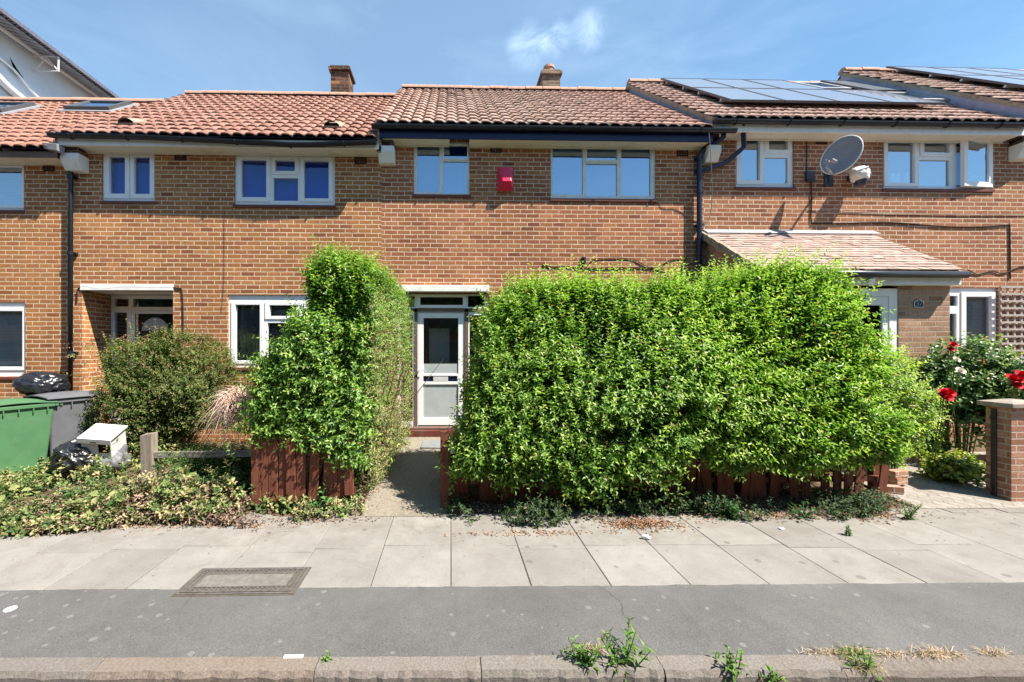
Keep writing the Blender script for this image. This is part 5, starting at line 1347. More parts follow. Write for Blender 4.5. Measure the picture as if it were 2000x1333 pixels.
MB().box(fx(882, fr_y) - .012, fx(882, fr_y) + .012, fr_y - .14, fr_y - .121, .62, .75).build('latch', M['scaffold_tube'], fb, bevel=.003)
px = 888; rr_ = random.Random(8)
while px < 1735:
    gap = rr_.random() < (.12 if px < 1300 else .3); ln = rr_.gauss(0, .03 if px < 1300 else .09); ht = .66 + rr_.uniform(-.12, .06)
    if not gap: board(fb, fx(px, fr_y), fr_y + rr_.uniform(-.015, .015), -.04 + rr_.uniform(0, .05), ht, .1, ln, rr_.uniform(-.12, .12), rr_.uniform(-.06, .06), rr_.uniform(-.01, .01))
    px += 19 if px < 1300 else 20.5
for z in (.25, .55): MB().box(fx(880, fr_y), fx(1735, fr_y), fr_y + .03, fr_y + .07, z - .03, z + .03).build('rail', M['fence_red'], fb)
for px in (1090, 1310, 1530, 1725): MB().box(fx(px, fr_y) - .035, fx(px, fr_y) + .035, fr_y + .075, fr_y + .15, -.1, .7).build('post', M['fence_red'], fb)
# wheelie bins
def wheelie(label, loc, rotz, mat, tilt=0, open_lid=0, group='wheelie bins'):
    r_ = thing('wheelie_bin', label, 'bin', loc, group, rotz)
    h = 1.0; bw, bd, tw_, td = .24, .27, .29, .36
    m = MB(); m.hexa([(-bw, -bd + .0, .03), (bw, -bd, .03), (bw, bd, .03), (-bw, bd, .03)], [(-tw_, -td, h), (tw_, -td, h), (tw_, td, h), (-tw_, td, h)])
    m.f.remove(m.f[1])
    vi = len(m.v); m.build('body', M[mat], r_, bevel=.03, local=True, segs=3)
    m = MB(); o_ = .025
    for (a, b_, c_, d_) in ((-tw_ - o_, tw_ + o_, -td - o_, -td + .012), (-tw_ - o_, tw_ + o_, td - .012, td + o_), (-tw_ - o_, -tw_ + .012, -td + .013, td - .013), (tw_ - .012, tw_ + o_, -td + .013, td - .013)):
        m.box(a, b_, c_, d_, h - .045, h + .0)
    for k in range(5):
        y = -td + .09 + k * .135
        for s_ in (-1, 1): m.box(min(s_ * (tw_ - .01), s_ * (tw_ + o_ - .002)), max(s_ * (tw_ - .01), s_ * (tw_ + o_ - .002)), y, y + .014, h - .11, h - .046)
    for k in range(4):
        x = -tw_ + .07 + k * .15; m.box(x, x + .014, -td - o_ + .002, -td + .01, h - .11, h - .046)
    m.build('rim', M[mat], r_, local=True, bevel=.006)
    L_ = Matrix.Translation((0, td + .0, h + .012)) @ Matrix.Rotation(open_lid, 4, 'X')
    vs = []; n_ = 8
    m = MB()
    for zoff in (0, -.018):
        for k in range(n_ + 1):
            y = -2 * td - .05 + (2 * td + .07) * k / n_; crown = .055 * math.sin(math.pi * min(1, max(0, k / n_)))
            for x in (-tw_ - .035, -tw_ * .6, 0, tw_ * .6, tw_ + .035): vs.append(L_ @ Vector((x, y, .004 + crown * (1 - (x / .33) ** 2 * .5) + zoff)))
    nn = (n_ + 1) * 5
    fs = [(k * 5 + q, k * 5 + q + 1, k * 5 + 6 + q, k * 5 + 5 + q) for k in range(n_) for q in range(4)] + [(nn + k * 5 + 5 + q, nn + k * 5 + 6 + q, nn + k * 5 + q + 1, nn + k * 5 + q) for k in range(n_) for q in range(4)]
    bd_ = [q for q in range(5)] + [k * 5 + 4 for k in range(1, n_ + 1)] + [n_ * 5 + q for q in (3, 2, 1, 0)] + [k * 5 for k in range(n_ - 1, 0, -1)]
    fs += [(nn + a, nn + b_, b_, a) for a, b_ in zip(bd_, bd_[1:] + bd_[:1])]
    m.add(vs, fs); m.build('lid', M[mat], r_, local=True, smooth=False, bevel=.004)
    m = MB(); m.tube([(-tw_, td + .06, h - .03), (tw_, td + .06, h - .03)], .016, 8); m.build('handle', M[mat], r_, local=True)
    for s_ in (-1, 1):
        m = MB(); m.tube([(s_ * .25 - .02, bd + .03, .1), (s_ * .25 + .02, bd + .03, .1)], .1, 18); m.build('wheel', M['dark_metal'], r_, local=True)
    return r_
gb = at(8, 945, 5.35); zb = float(gz(-5.6, 5.4))
wheelie('green wheelie bin with its lid shut at the left edge', (gb[0] - .02, 5.42, zb), R(-28), 'green_bin')
gb2 = at(128, 930, 5.98)
g2 = wheelie('grey wheelie bin with its lid down, behind the green bin', (gb2[0], 5.98, float(gz(-5.4, 6.0))), R(62), 'grey_bin', open_lid=R(-1))
# rubbish
bgx = at(80, 770, 6.0); zt = float(gz(-5.4, 6.0)) + 1.07
V, F = lump((bgx[0] + .05, 5.98, zt + .1), (.28, .24, .19), 31, .32, 5, None); o = npmesh('bin_bag', V, F, M['black_bag'], origin=(bgx[0], 5.98, zt), smooth=True)
tag(o, 'full black bin bag lying on top of the grey bin', 'bin bag')
lb_ = at(150, 893, 5.45); V, F = lump((lb_[0] - .02, 5.45, lb_[1] + .0), (.25, .22, .2), 47, .45, 5); o = npmesh('bin_bag', V, F, M['black_bag'], origin=(lb_[0], 5.45, lb_[1] - .2), smooth=True)
tag(o, 'torn dark bin bag on the ground between the green bin and the white box', 'bin bag')
lb_ = at(118, 905, 5.5); V, F = lump((lb_[0], 5.6, lb_[1] - .02), (.15, .16, .17), 53, .5, 4); o = npmesh('bin_bag', V, F, M['black_bag'], origin=(lb_[0], 5.6, lb_[1] - .2), smooth=True)
tag(o, 'small crumpled black bag wedged at the foot of the green bin', 'bin bag')
wb_ = at(203, 842, 5.55); zg = float(gz(-4.9, 5.55))
bxr = thing('cardboard_box', 'white box with a sloping lid and hand slot, among the rubbish by the bins', 'box', (wb_[0], 5.55, zg))
T = Matrix.Translation((wb_[0] - .0, 5.55, wb_[1] - .14)) @ Matrix.Rotation(R(10), 4, 'Z') @ Matrix.Rotation(R(7), 4, 'Y') @ Matrix.Rotation(R(20), 4, 'X')
T = T @ Matrix.Scale(.84, 4)
MB().box(-.2, .2, -.18, .2, -.17, .155, mat=T).build('body', M['white_board'], bxr, bevel=.006)
m = MB().box(-.225, .225, -.215, .225, .156, .176, mat=T); m.box(-.225, .225, -.215, -.2, .09, .1555, mat=T); m.build('lid', M['white_board'], bxr, bevel=.003)
m = MB().box(-.05, .03, -.2165, -.2151, .112, .124, mat=T); m.build('hand_slot', M['dark'], bxr)
m = MB().box(.03, .19, -.184, -.1805, -.08, .06, mat=T); m.build('dark_panel', M['dark'], bxr)
V, F = lump((wb_[0] - .03, 5.62, zg + .22), (.27, .2, .25), 61, .4, 4); o = npmesh('bin_bag', V, F, M['grey_bin'], origin=(wb_[0], 5.6, zg), smooth=True)
tag(o, 'grey plastic sack of rubbish holding up the white box', 'bin bag')

# ================================================================== plants
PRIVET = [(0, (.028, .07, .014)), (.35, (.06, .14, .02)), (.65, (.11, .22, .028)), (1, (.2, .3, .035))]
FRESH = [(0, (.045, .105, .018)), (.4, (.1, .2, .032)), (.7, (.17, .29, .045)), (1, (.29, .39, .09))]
DRYG = [(0, (.10, .13, .045)), (.4, (.19, .205, .085)), (.7, (.28, .255, .11)), (1, (.36, .29, .15))]
def twigs(root, n, x0, x1, y0, y1, zb, zt, r, mat='bark', rad=.012, lean=.25):
    m = MB()
    for k in range(n):
        x, y = r.uniform(x0, x1), r.uniform(y0, y1); a, b_ = r.normal(0, lean, 2); h = zt - zb
        m.tube([(x, y, float(gz(x, y)) - .03), (x + a * .3 * h, y + b_ * .2 * h, zb + h * .45), (x + a * .8 * h, y + b_ * .4 * h, zb + h)], [rad, rad * .8, rad * .35], 5, cap=False)
    return m.build('stem', M[mat], root)
# -- the big privet hedge
r = np.random.default_rng(101)
HX0, HX1 = .06, 4.9
hedge = thing('privet_hedge', 'tall bright green hedge filling the garden front right of the path', 'hedge', (2.6, 5.0, 0))
def hedge_map(a):
    """unit box -> hedge"""
    u = (a[:, 0] + 1) / 2; v = (a[:, 1] + 1) / 2; wv = (a[:, 2] + 1) / 2
    pxs = [860, 935, 960, 1050, 1150, 1250, 1350, 1430, 1500, 1550, 1620, 1680, 1730, 1790]
    pys = [775, 650, 600, 576, 568, 566, 566, 557, 544, 532, 534, 542, 562, 650]
    xt = np.array([at(p, 600, 4.72)[0] for p in pxs]); zt_ = np.array([at(p, q, 4.72)[1] for p, q in zip(pxs, pys)])
    X = HX0 + (HX1 - HX0) * u
    # left end leans back with height; right end rounds
    lean = np.interp(wv, [0, .12, .4, .75, 1], [.0, -.03, .12, .33, .42]); X = X + lean * np.clip(1 - u * 3, 0, 1) ** 1
    zt = np.interp(X, xt, zt_); zb = .22 + .06 * np.sin(X * 3.1) + .05 * np.sin(X * 7.7) + .19 * np.clip((X - 1.7) / 1, 0, 1)
    Z = zb + (zt - zb) * wv
    yf = 4.52 - .27 * np.sin(math.pi * np.clip(wv, 0, 1) ** .5) + .3 * wv ** 1.5; yb = 5.55
    Y = yf + (yb - yf) * v
    return np.stack([X, Y, Z], 1)
lv = Leaves()
def hedge_layer(n, off, wts, K, L, ll, lw, pal, upk, r, base_t, ramp, dens_scale=2.4, thr=.0, p=14):
    a = round_box(box_surface(n, r, wts), p); 
    P = hedge_map(a); e = 1e-2
    c = hedge_map(a * .93); nrm = norm(P - c)
    nz_ = vnoise(P, dens_scale, 5) * .7 + vnoise(P, dens_scale * 2.7, 6) * .3
    P = P + nrm * (off + .27 * (nz_ - .5))[:, None]
    D = nrm * .55 + UP * upk + np.array([.28, 0, 0]) + r.normal(0, .28, (n, 3))
    keep = nz_ > thr; P, D = P[keep], D[keep]; nn = len(P)
    shoots(lv, P, D, r.uniform(.65, 1.2, nn) * L, K, ll, lw, pal, r, droop=.12, base_t=base_t, ramp=ramp)
W_ = (.5, .35, 5.0, .6, 1.3, .5)
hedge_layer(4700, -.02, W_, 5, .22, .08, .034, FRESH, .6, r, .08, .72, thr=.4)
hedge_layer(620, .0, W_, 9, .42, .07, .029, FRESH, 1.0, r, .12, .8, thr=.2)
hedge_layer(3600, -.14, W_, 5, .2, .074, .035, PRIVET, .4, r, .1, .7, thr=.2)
hedge_layer(3600, -.32, W_, 4, .2, .07, .034, PRIVET, .3, r, -.1, .4)  # deepest shoots take darker greens, painting shade inside the hedge
# leafy bulk inside, coloured darkest so shade is painted into the gaps
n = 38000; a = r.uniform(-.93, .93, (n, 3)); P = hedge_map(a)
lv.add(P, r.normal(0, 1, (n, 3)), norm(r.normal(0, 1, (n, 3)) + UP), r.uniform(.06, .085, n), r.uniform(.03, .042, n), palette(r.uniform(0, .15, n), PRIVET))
# long leaders breaking the top
n = 280; a = np.stack([r.uniform(-.9, .88, n), r.uniform(-.9, .3, n), np.ones(n) * .92], 1); P = hedge_map(a)
P[:3, 0] = [at(1545, 500, 4.75)[0], at(1600, 520, 4.75)[0], at(1150, 540, 4.75)[0]]
shoots(lv, P, UP * 1 + r.normal(0, .16, (n, 3)) + np.array([.1, -.06, 0]), r.uniform(.22, .5, n), 10, .056, .024, FRESH, r, droop=0, spread=.7, base_t=.2, ramp=.7)
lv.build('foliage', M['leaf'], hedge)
twigs(hedge, 60, .7, 4.8, 4.72, 5.3, .1, 1.6, r)
# -- hedge left of the path
r = np.random.default_rng(202)
hl = thing('privet_hedge', 'bushy hedge left of the path, its path side dry and clipped flat', 'hedge', (-1.5, 5.0, 0))
lv = Leaves(); ld = Leaves()
def lh_map(a):
    wv = (a[:, 2] + 1) / 2; u = (a[:, 0] + 1) / 2; v = (a[:, 1] + 1) / 2
    Y0_ = 4.86
    zl = [.55, .8, 1.1, 1.35, 1.6, 1.9, 2.25, 2.6, 2.85]; pl_ = [530, 528, 524, 526, 533, 570, 597, 600, 606]; pr_ = [700, 705, 705, 706, 706, 707, 708, 712, 716]
    pt_ = np.interp(u, [0, .25, .5, .75, 1], [2.66, 2.76, 2.76, 2.72, 2.62]); pb_ = np.interp(u, [0, .5, .75, 1], [.74, .72, .6, .35])
    Z = pb_ + (pt_ - pb_) * wv
    xl = np.interp(Z, zl, [at(p, 700, Y0_)[0] for p in pl_]); xr = np.interp(Z, zl, [at(p, 700, Y0_)[0] for p in pr_]) + .06
    X = xl + (xr - xl) * u
    Y = 4.6 + .3 * wv ** 2 + (5.75 - 4.6 - .3 * wv ** 2) * v
    return np.stack([X, Y, Z], 1)
def lh_layer(n, off, K, L, ll, lw, pal, r, base_t, ramp, thr=0):
    a = round_box(box_surface(n, r, (1.3, .15, 2.6, .5, .9, .3)), 11); P = lh_map(a); nrm = norm(P - lh_map(a * .9))
    nz_ = vnoise(P, 3.2, 15); P = P + nrm * (off + .27 * (nz_ - .5))[:, None]
    D = nrm * .6 + UP * .5 + np.array([-.05, 0, 0]) + r.normal(0, .3, (n, 3)); k = nz_ > thr
    shoots(lv, P[k], D[k], r.uniform(.65, 1.3, k.sum()) * L, K, ll, lw, pal, r, droop=.1, base_t=base_t, ramp=ramp)
lh_layer(2000, 0, 5, .23, .08, .037, FRESH, r, .0, .6, .34)
lh_layer(110, 0, 9, .42, .066, .03, FRESH, r, .1, .8, .2)
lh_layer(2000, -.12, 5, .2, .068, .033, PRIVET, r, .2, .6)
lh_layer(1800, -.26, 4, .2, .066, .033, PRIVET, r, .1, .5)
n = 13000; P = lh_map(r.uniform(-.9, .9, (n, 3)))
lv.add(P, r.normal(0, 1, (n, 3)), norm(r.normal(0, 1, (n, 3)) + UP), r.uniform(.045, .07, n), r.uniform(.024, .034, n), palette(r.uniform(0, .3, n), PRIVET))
n = 90; P = lh_map(np.stack([r.uniform(-.9, .9, n), r.uniform(-.8, .3, n), np.ones(n) * .93], 1))
shoots(lv, P, UP + r.normal(0, .25, (n, 3)), r.uniform(.2, .46, n), 9, .05, .022, FRESH, r, droop=0, spread=.7, base_t=.15, ramp=.7)
n = 26; P = lh_map(np.stack([-np.ones(n) * .9, r.uniform(-.9, .2, n), r.uniform(-.5, .4, n)], 1))
shoots(lv, P, np.array([-1, -.1, .45]) + r.normal(0, .25, (n, 3)), r.uniform(.2, .45, n), 7, .05, .022, FRESH, r, droop=.1, spread=.7, base_t=.2, ramp=.6)
# the clipped row running back beside the path
def row_pts(n, inset, r):
    side = r.random(n); Y = r.uniform(4.72, 6.75, n); Z = np.zeros(n)
    top = np.interp(Y, [4.7, 5.0, 5.6, 6.75], [2.45, 2.72, 2.74, 2.7]); Z = .1 + (top - .1) * r.random(n)
    X = np.interp(Y, [4.7, 6.75], [-.93, -.72]) - .08 * (1 - np.sin(math.pi * np.clip(Z / 2.7, 0, 1))) - inset
    P = np.stack([X, Y, Z], 1); nz_ = vnoise(P, 3, 21) * .6 + vnoise(P, 8, 22) * .4
    P[:, 0] += .17 * (nz_ - .5); return P
P = row_pts(3000, 0, r); nn = len(P)
lowness = np.clip(1.4 - P[:, 2] * .45, .15, 1) * np.clip(1.3 - .2 * (P[:, 1] - 4.7), .6, 1)
isdry = r.random(nn) < .72 * lowness + .12
D = np.array([.75, -.25, .35]) + r.normal(0, .4, (nn, 3))
shoots(ld, P[isdry], D[isdry], r.uniform(.08, .15, isdry.sum()), 4, .04, .019, DRYG, r, spread=.8, base_t=.1, ramp=.5, jit=.25)
shoots(lv, P[~isdry], D[~isdry], r.uniform(.1, .18, (~isdry).sum()), 4, .045, .021, FRESH, r, spread=.8, base_t=.1, ramp=.5)
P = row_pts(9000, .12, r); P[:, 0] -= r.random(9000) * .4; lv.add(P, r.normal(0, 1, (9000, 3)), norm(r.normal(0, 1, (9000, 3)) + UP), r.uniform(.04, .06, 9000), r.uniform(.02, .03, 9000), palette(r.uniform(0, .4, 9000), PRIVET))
n = 500; P = np.stack([r.uniform(-1.5, -.75, n), r.uniform(4.8, 6.75, n), np.full(n, 2.6)], 1); P[:, 2] += .25 * (vnoise(P, 2.5, 9) - .5)
shoots(lv, P, UP + r.normal(0, .35, (n, 3)), r.uniform(.12, .26, n), 5, .05, .023, FRESH, r, droop=0, base_t=.1, ramp=.7)
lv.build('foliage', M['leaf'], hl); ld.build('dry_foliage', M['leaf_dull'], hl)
twigs(hl, 40, -2.0, -.9, 4.8, 5.6, .1, 1.5, r); twigs(hl, 26, -1.2, -.95, 5.4, 6.6, .1, 1.6, r)
# -- generic bushy plant
def bush(name, label, cat, c, rad, pal, nshoot, K, L, ll, lw, seed, mat='leaf', nin=1500, upk=.5, base_t=0, ramp=.6, amp=.35, ds=4, fold=.3, big=False, stems=18, srad=.008, group=None, zlow=-.55, jit=.15, extra=None, smat='bark'):
    r = np.random.default_rng(seed); c = np.array(c, float); rad = np.array(rad, float)
    zg = float(gz(c[0], c[1]))
    root = thing(name, label, cat, (c[0], c[1], zg), group); lv = Leaves()
    def layer(n, off, bt):
        q = norm(r.normal(0, 1, (n, 3))); q = q[(q[:, 2] > zlow) & (q[:, 1] < .75)]; n = len(q)
        nz_ = vnoise(q * rad + c, ds, seed); rr = 1 + amp * (nz_ - .5) * 2 + off
        P = c + q * rad * rr[:, None]; P[:, 2] = np.maximum(P[:, 2], zg + .02)
        D = norm(q / rad) * .7 + UP * upk + r.normal(0, .3, (n, 3))
        shoots(lv, P, D, r.uniform(.6, 1.3, n) * L, K, ll, lw, pal, r, droop=.12, base_t=bt, ramp=ramp, jit=jit)
    layer(nshoot, 0, base_t); layer(int(nshoot * .8), -.22, base_t)
    if nin:
        q = norm(r.normal(0, 1, (nin, 3))) * (r.random(nin) ** .4)[:, None] * .85; P = c + q * rad; P[:, 2] = np.maximum(P[:, 2], zg + .02)
        lv.add(P, r.normal(0, 1, (nin, 3)), norm(r.normal(0, 1, (nin, 3)) + UP), ll * r.uniform(.8, 1.2, nin), lw * r.uniform(.9, 1.3, nin), palette(np.clip(base_t - .1 + r.uniform(0, .35, nin), 0, 1), pal))
    if extra: extra(lv, r)
    lv.build('foliage', M[mat], root, fold=fold, big=big)
    m = MB()
    for k in range(stems):
        a = r.normal(0, .5, 3); top = c + np.array([a[0] * rad[0], a[1] * rad[1], rad[2] * r.uniform(.1, .7)])
        b0 = np.array([c[0] + a[0] * rad[0] * .3, c[1] + a[1] * rad[1] * .3, zg - .03]); md = (b0 + top) / 2 + np.array([0, 0, .08])
        m.tube([b0, md, top], [srad, srad * .8, srad * .4], 5, cap=False)
    m.build('stem', M[smat], root)
    return root
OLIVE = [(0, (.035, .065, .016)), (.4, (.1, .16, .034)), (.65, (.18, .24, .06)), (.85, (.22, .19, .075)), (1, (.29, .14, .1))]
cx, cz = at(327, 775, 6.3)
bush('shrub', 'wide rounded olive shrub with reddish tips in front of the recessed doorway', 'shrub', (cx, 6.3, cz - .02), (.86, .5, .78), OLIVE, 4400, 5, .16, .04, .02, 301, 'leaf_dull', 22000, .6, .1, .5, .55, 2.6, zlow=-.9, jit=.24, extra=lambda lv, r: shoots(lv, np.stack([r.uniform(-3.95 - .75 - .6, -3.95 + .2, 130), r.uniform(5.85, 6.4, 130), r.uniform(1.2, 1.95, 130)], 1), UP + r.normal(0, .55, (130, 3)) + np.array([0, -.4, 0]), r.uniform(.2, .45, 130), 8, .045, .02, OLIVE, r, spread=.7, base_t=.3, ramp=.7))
LIME = [(0, (.07, .14, .025)), (.5, (.17, .27, .05)), (1, (.33, .4, .1))]
cx, cz = at(1800, 800, 5.15)
bush('shrub', 'loose pale green shrub spilling from the hedge end in front of the porch pier', 'shrub', (cx - .14, 5.4, cz - .05), (.35, .28, .62), LIME, 330, 6, .24, .066, .028, 302, 'leaf', 1100, .65, .1, .7, .5, 4, zlow=-.95, stems=14, srad=.006, smat='stem_green')
# roses
ROSE = [(0, (.025, .065, .022)), (.5, (.07, .15, .045)), (.85, (.17, .24, .07)), (1, (.3, .27, .1))]
cx, cz = at(1905, 760, 5.6)
rose = bush('rose_bush', 'rose bush with red blooms in the bed under the right ground floor window', 'rose bush', (cx, 5.75, cz), (.62, .38, .62), ROSE, 420, 4, .22, .075, .05, 303, 'leaf', 1500, .5, .05, .7, .4, 3.5, big=True, stems=22, srad=.007, zlow=-.9, smat='stem_green')
r = np.random.default_rng(77)
def bloom(px, py, Y, size, mat, root):
    x, z = at(px, py, Y); m = MB()
    for ringk, (nr_, rad_, up_) in enumerate(((3, .18, .75), (5, .5, .6), (7, .85, .3))):
        for k in range(nr_):
            a = 2 * math.pi * (k / nr_) + ringk * .6 + r.normal(0, .15); o = Vector((math.cos(a), math.sin(a), 0)); s_ = Vector((-math.sin(a), math.cos(a), 0))
            ax = Vector((-.1, -.75, .66)).normalized(); Q = Vector((0, 0, 1)).rotation_difference(ax).to_matrix()
            w2 = size * (.35 + .3 * rad_)
            pts = [o * size * .08, o * size * rad_ * .7 - s_ * w2 + Vector((0, 0, size * up_ * .6)), o * size * rad_ * .8 + Vector((0, 0, size * up_ * .4)), o * size * rad_ * .7 + s_ * w2 + Vector((0, 0, size * up_ * .6)),
                   o * size * rad_ * 1.1 - s_ * w2 * .6 + Vector((0, 0, size * up_)), o * size * rad_ * 1.15 + Vector((0, 0, size * up_ * 1.02)), o * size * rad_ * 1.1 + s_ * w2 * .6 + Vector((0, 0, size * up_))]
            m.add([Vector((x, Y, z)) + Q @ p for p in pts], [(0, 2, 1), (0, 3, 2), (1, 2, 5, 4), (2, 3, 6, 5)])
    m.build('bloom', M[mat], root, smooth=True)
    zg = float(gz(x, Y)); m = MB(); m.tube([(x, Y + .02, z - .02), (x + .03, Y + .06, z - .3), (x + .05, Y + .15, max(zg, z - .8))], .006, 5); m.build('stem', M['stem_green'], root)
for (px, py, Y_, s_) in ((1846, 776, 4.9, .075), (1853, 768, 4.92, .065), (1842, 768, 4.92, .06), (1861, 674, 5.4, .05), (1856, 683, 5.42, .045), (1918, 708, 5.45, .045)): bloom(px, py, Y_, s_, 'rose_red', rose)
for (px, py, Y_, s_) in ((1875, 725, 5.2, .055), (1868, 703, 5.25, .04)): bloom(px, py, Y_, s_, 'rose_white', rose)
cx, cz = at(1990, 790, 5.25)
rose2 = bush('rose_bush', 'rose bush with large red blooms above the brick gate pier at the right edge', 'rose bush', (cx + .1, 5.4, cz - .05), (.42, .3, .5), ROSE, 220, 4, .2, .075, .05, 304, 'leaf', 700, .5, .05, .7, .4, 3.5, big=True, stems=14, srad=.007, zlow=-.9, smat='stem_green')
for (px, py, Y_, s_) in ((1976, 740, 5.1, .07), (1994, 734, 5.1, .075), (1984, 754, 5.12, .065), (1988, 742, 5.08, .06)): bloom(px, py, Y_, s_, 'rose_red', rose2)
cx, cz = at(1825, 850, 5.5)
bush('shrub', 'low dark leafy plant in the flower bed beside the pale shrub', 'plant', (cx, 5.85, .42), (.55, .2, .3), PRIVET, 260, 4, .18, .07, .04, 305, 'leaf', 700, .5, .25, .5, .4, 4, big=True, stems=8, smat='stem_green')
cx, cy = gat(1895, 950, .1)
bush('leafy_plant', 'low spreading leafy plant on the drive at the foot of the gate pier', 'plant', (cx + .1, cy + .25, .22), (.3, .2, .16), [(0, (.04, .07, .012)), (.5, (.09, .15, .02)), (1, (.22, .26, .03))], 190, 3, .12, .06, .05, 306, 'leaf', 300, .5, .2, .7, .35, 5, big=True, stems=5, smat='stem_green')
# -- straw clump
r = np.random.default_rng(404)
def blades(n, P, D, L, w_, pal, r, bend=.4, seg=4):
    D = norm(D); S = norm(np.cross(D, UP + r.normal(0, .4, (n, 3)))); V = []; C = []
    col_ = palette(r.random(n), pal)
    for k in range(seg + 1):
        t = k / seg; c = P + D * (L * t)[:, None] - UP * (bend * L * t * t)[:, None]; ww = (w_ * (1 - t * .9))[:, None]
        V += [c - S * ww, c + S * ww]; C += [col_, col_]
    V = np.stack(V, 1).reshape(-1, 3); C = np.stack(C, 1).reshape(-1, 3); b_ = np.arange(n)[:, None] * (2 * (seg + 1))
    F = np.concatenate([b_ + np.array([[2 * k, 2 * k + 1, 2 * k + 3, 2 * k + 2]]) for k in range(seg)]); return V, F, C
STRAW = [(0, (.38, .28, .17)), (.5, (.54, .43, .29)), (1, (.66, .56, .42))]
cx, cz = at(460, 790, 5.2); n = 900
P = np.stack([r.normal(cx, .06, n), r.normal(5.2, .08, n), r.normal(cz + .06, .06, n)], 1); D = np.stack([r.normal(.15, .55, n), r.normal(-.35, .4, n), r.normal(.15, .4, n)], 1)
V, F, C = blades(n, P, D, r.uniform(.2, .42, n), np.full(n, .006), STRAW, r, .7)
tag(npmesh('dry_grass_clump', V, F, M['dryleaf'], C=C, origin=(cx, 5.45, float(gz(cx, 5.45)))), 'drooping clump of straw-coloured dead grass beside the olive shrub', 'dry grass')
# -- ground cover of weeds, left garden
r = np.random.default_rng(505)
WEED = [(0, (0.051, 0.109, 0.028)), (0.3, (0.122, 0.192, 0.051)), (0.55, (0.218, 0.269, 0.083)), (0.75, (0.346, 0.333, 0.141)), (1, (0.384, 0.282, 0.166))]
BROWN = [(0, (.08, .06, .04)), (.4, (.17, .13, .08)), (.75, (.27, .21, .125)), (1, (.37, .3, .18))]
lv = Leaves(); lb2 = Leaves()
wl_edge = lambda x: np.interp(x, [gat(p, q)[0] for p, q in ((-300, 1060), (0, 1050), (150, 1038), (300, 1022), (420, 1025), (500, 1035), (600, 1015), (700, 1008), (735, 1000))], [gat(p, q)[1] for p, q in ((-300, 1060), (0, 1050), (150, 1038), (300, 1022), (420, 1025), (500, 1035), (600, 1015), (700, 1008), (735, 1000))])
def weed_field(n, xr, depth, hgt, pal, lvv, ll, lw, K, r, bt=0, ramp=.8, jit=.35, pw=1.4):
    X = r.uniform(*xr, n); y0 = wl_edge(X); Y = y0 + depth * r.random(n) ** pw
    z = gz(X, Y); P = np.stack([X, Y, z], 1); nz_ = vnoise(P, 2.2, 31)
    hh = hgt * (.05 + 2.2 * np.clip(nz_ - .3, 0, 1)) * np.clip((Y - y0) / .3 + .25, 0, 1)
    sel = vnoise(P, 3.4, 77 if lvv is lv else 78) > .28; P, hh = P[sel], hh[sel]; n = len(P)
    P[:, 2] += hh * r.random(n)
    shoots(lvv, P, UP * .8 + np.array([0, -.25, 0]) + r.normal(0, .5, (n, 3)), r.uniform(.06, .16, n), K, ll, lw, pal, r, droop=.2, spread=.85, base_t=bt, ramp=ramp, jit=jit)
weed_field(1900, (-7.6, -2.4), 1.1, .32, WEED, lv, .056, .034, 3, r, .1, .5)
weed_field(600, (-7.6, -5.0), .9, .3, WEED, lv, .054, .032, 3, r, .1, .5)
weed_field(340, (-7.4, -2.4), .8, .3, WEED, lv, .05, .03, 9, r, .1, .5)
weed_field(1900, (-7.6, -2.4), .7, .3, BROWN, lb2, .06, .028, 3, r, .2, .7)
weed_field(3400, (-7.6, -2.2), .45, .12, BROWN, lb2, .055, .025, 2, r, .1, .6)
weed_field(700, (-4.6, -2.3), 1.2, .5, WEED, lv, .06, .03, 5, r, .08, .42)
weed_field(500, (-2.5, -.95), .45, .2, WEED, lv, .05, .028, 3, r, .05, .5)
weed_field(420, (-2.5, -.95), .4, .1, BROWN, lb2, .05, .024, 2, r, .1, .6)
n = 120; X = r.uniform(-6.6, -2.4, n); Y = wl_edge(X) + r.uniform(.02, .7, n); P = np.stack([X, Y, gz(X, Y) + r.uniform(.05, .28, n)], 1)
lv.add(P, r.normal(0, 1, (n, 3)) * np.array([1, 1, .3]), norm(UP + np.array([0, -.5, 0]) + r.normal(0, .4, (n, 3))), r.uniform(.07, .12, n), r.uniform(.06, .09, n), palette(r.uniform(.25, .7, n), WEED))
o = lv.build('weeds', M['leaf_dull'], big=True, fold=.25, origin=(-5, 4.8, 0)); o['kind'] = 'stuff'; tag(o, 'green and yellow weeds sprawling over the left front garden edge', 'weeds')
o = lb2.build('wilted_weeds', M['dryleaf'], fold=.35, origin=(-5, 4.8, 0)); o['kind'] = 'stuff'; tag(o, 'brown wilted weeds along the left garden edge', 'weeds')
nb_ = 900; X = r.uniform(-7.4, -2.4, nb_); Y = wl_edge(X) + r.random(nb_) ** 1.3 * .7; P = np.stack([X, Y, gz(X, Y)], 1)
V, F, C = blades(nb_, P, np.stack([r.normal(0, .7, nb_), r.normal(-.2, .5, nb_), np.abs(r.normal(.7, .3, nb_))], 1), r.uniform(.1, .3, nb_), np.full(nb_, .003), [(0, (.2, .16, .08)), (.5, (.36, .3, .16)), (1, (.25, .27, .1))], r, .6)
o = npmesh('dry_grass', V, F, M['dryleaf'], C=C, origin=(-5, 4.8, 0)); o['kind'] = 'stuff'; tag(o, 'thin dry grass tangled through the left garden weeds', 'dry grass')
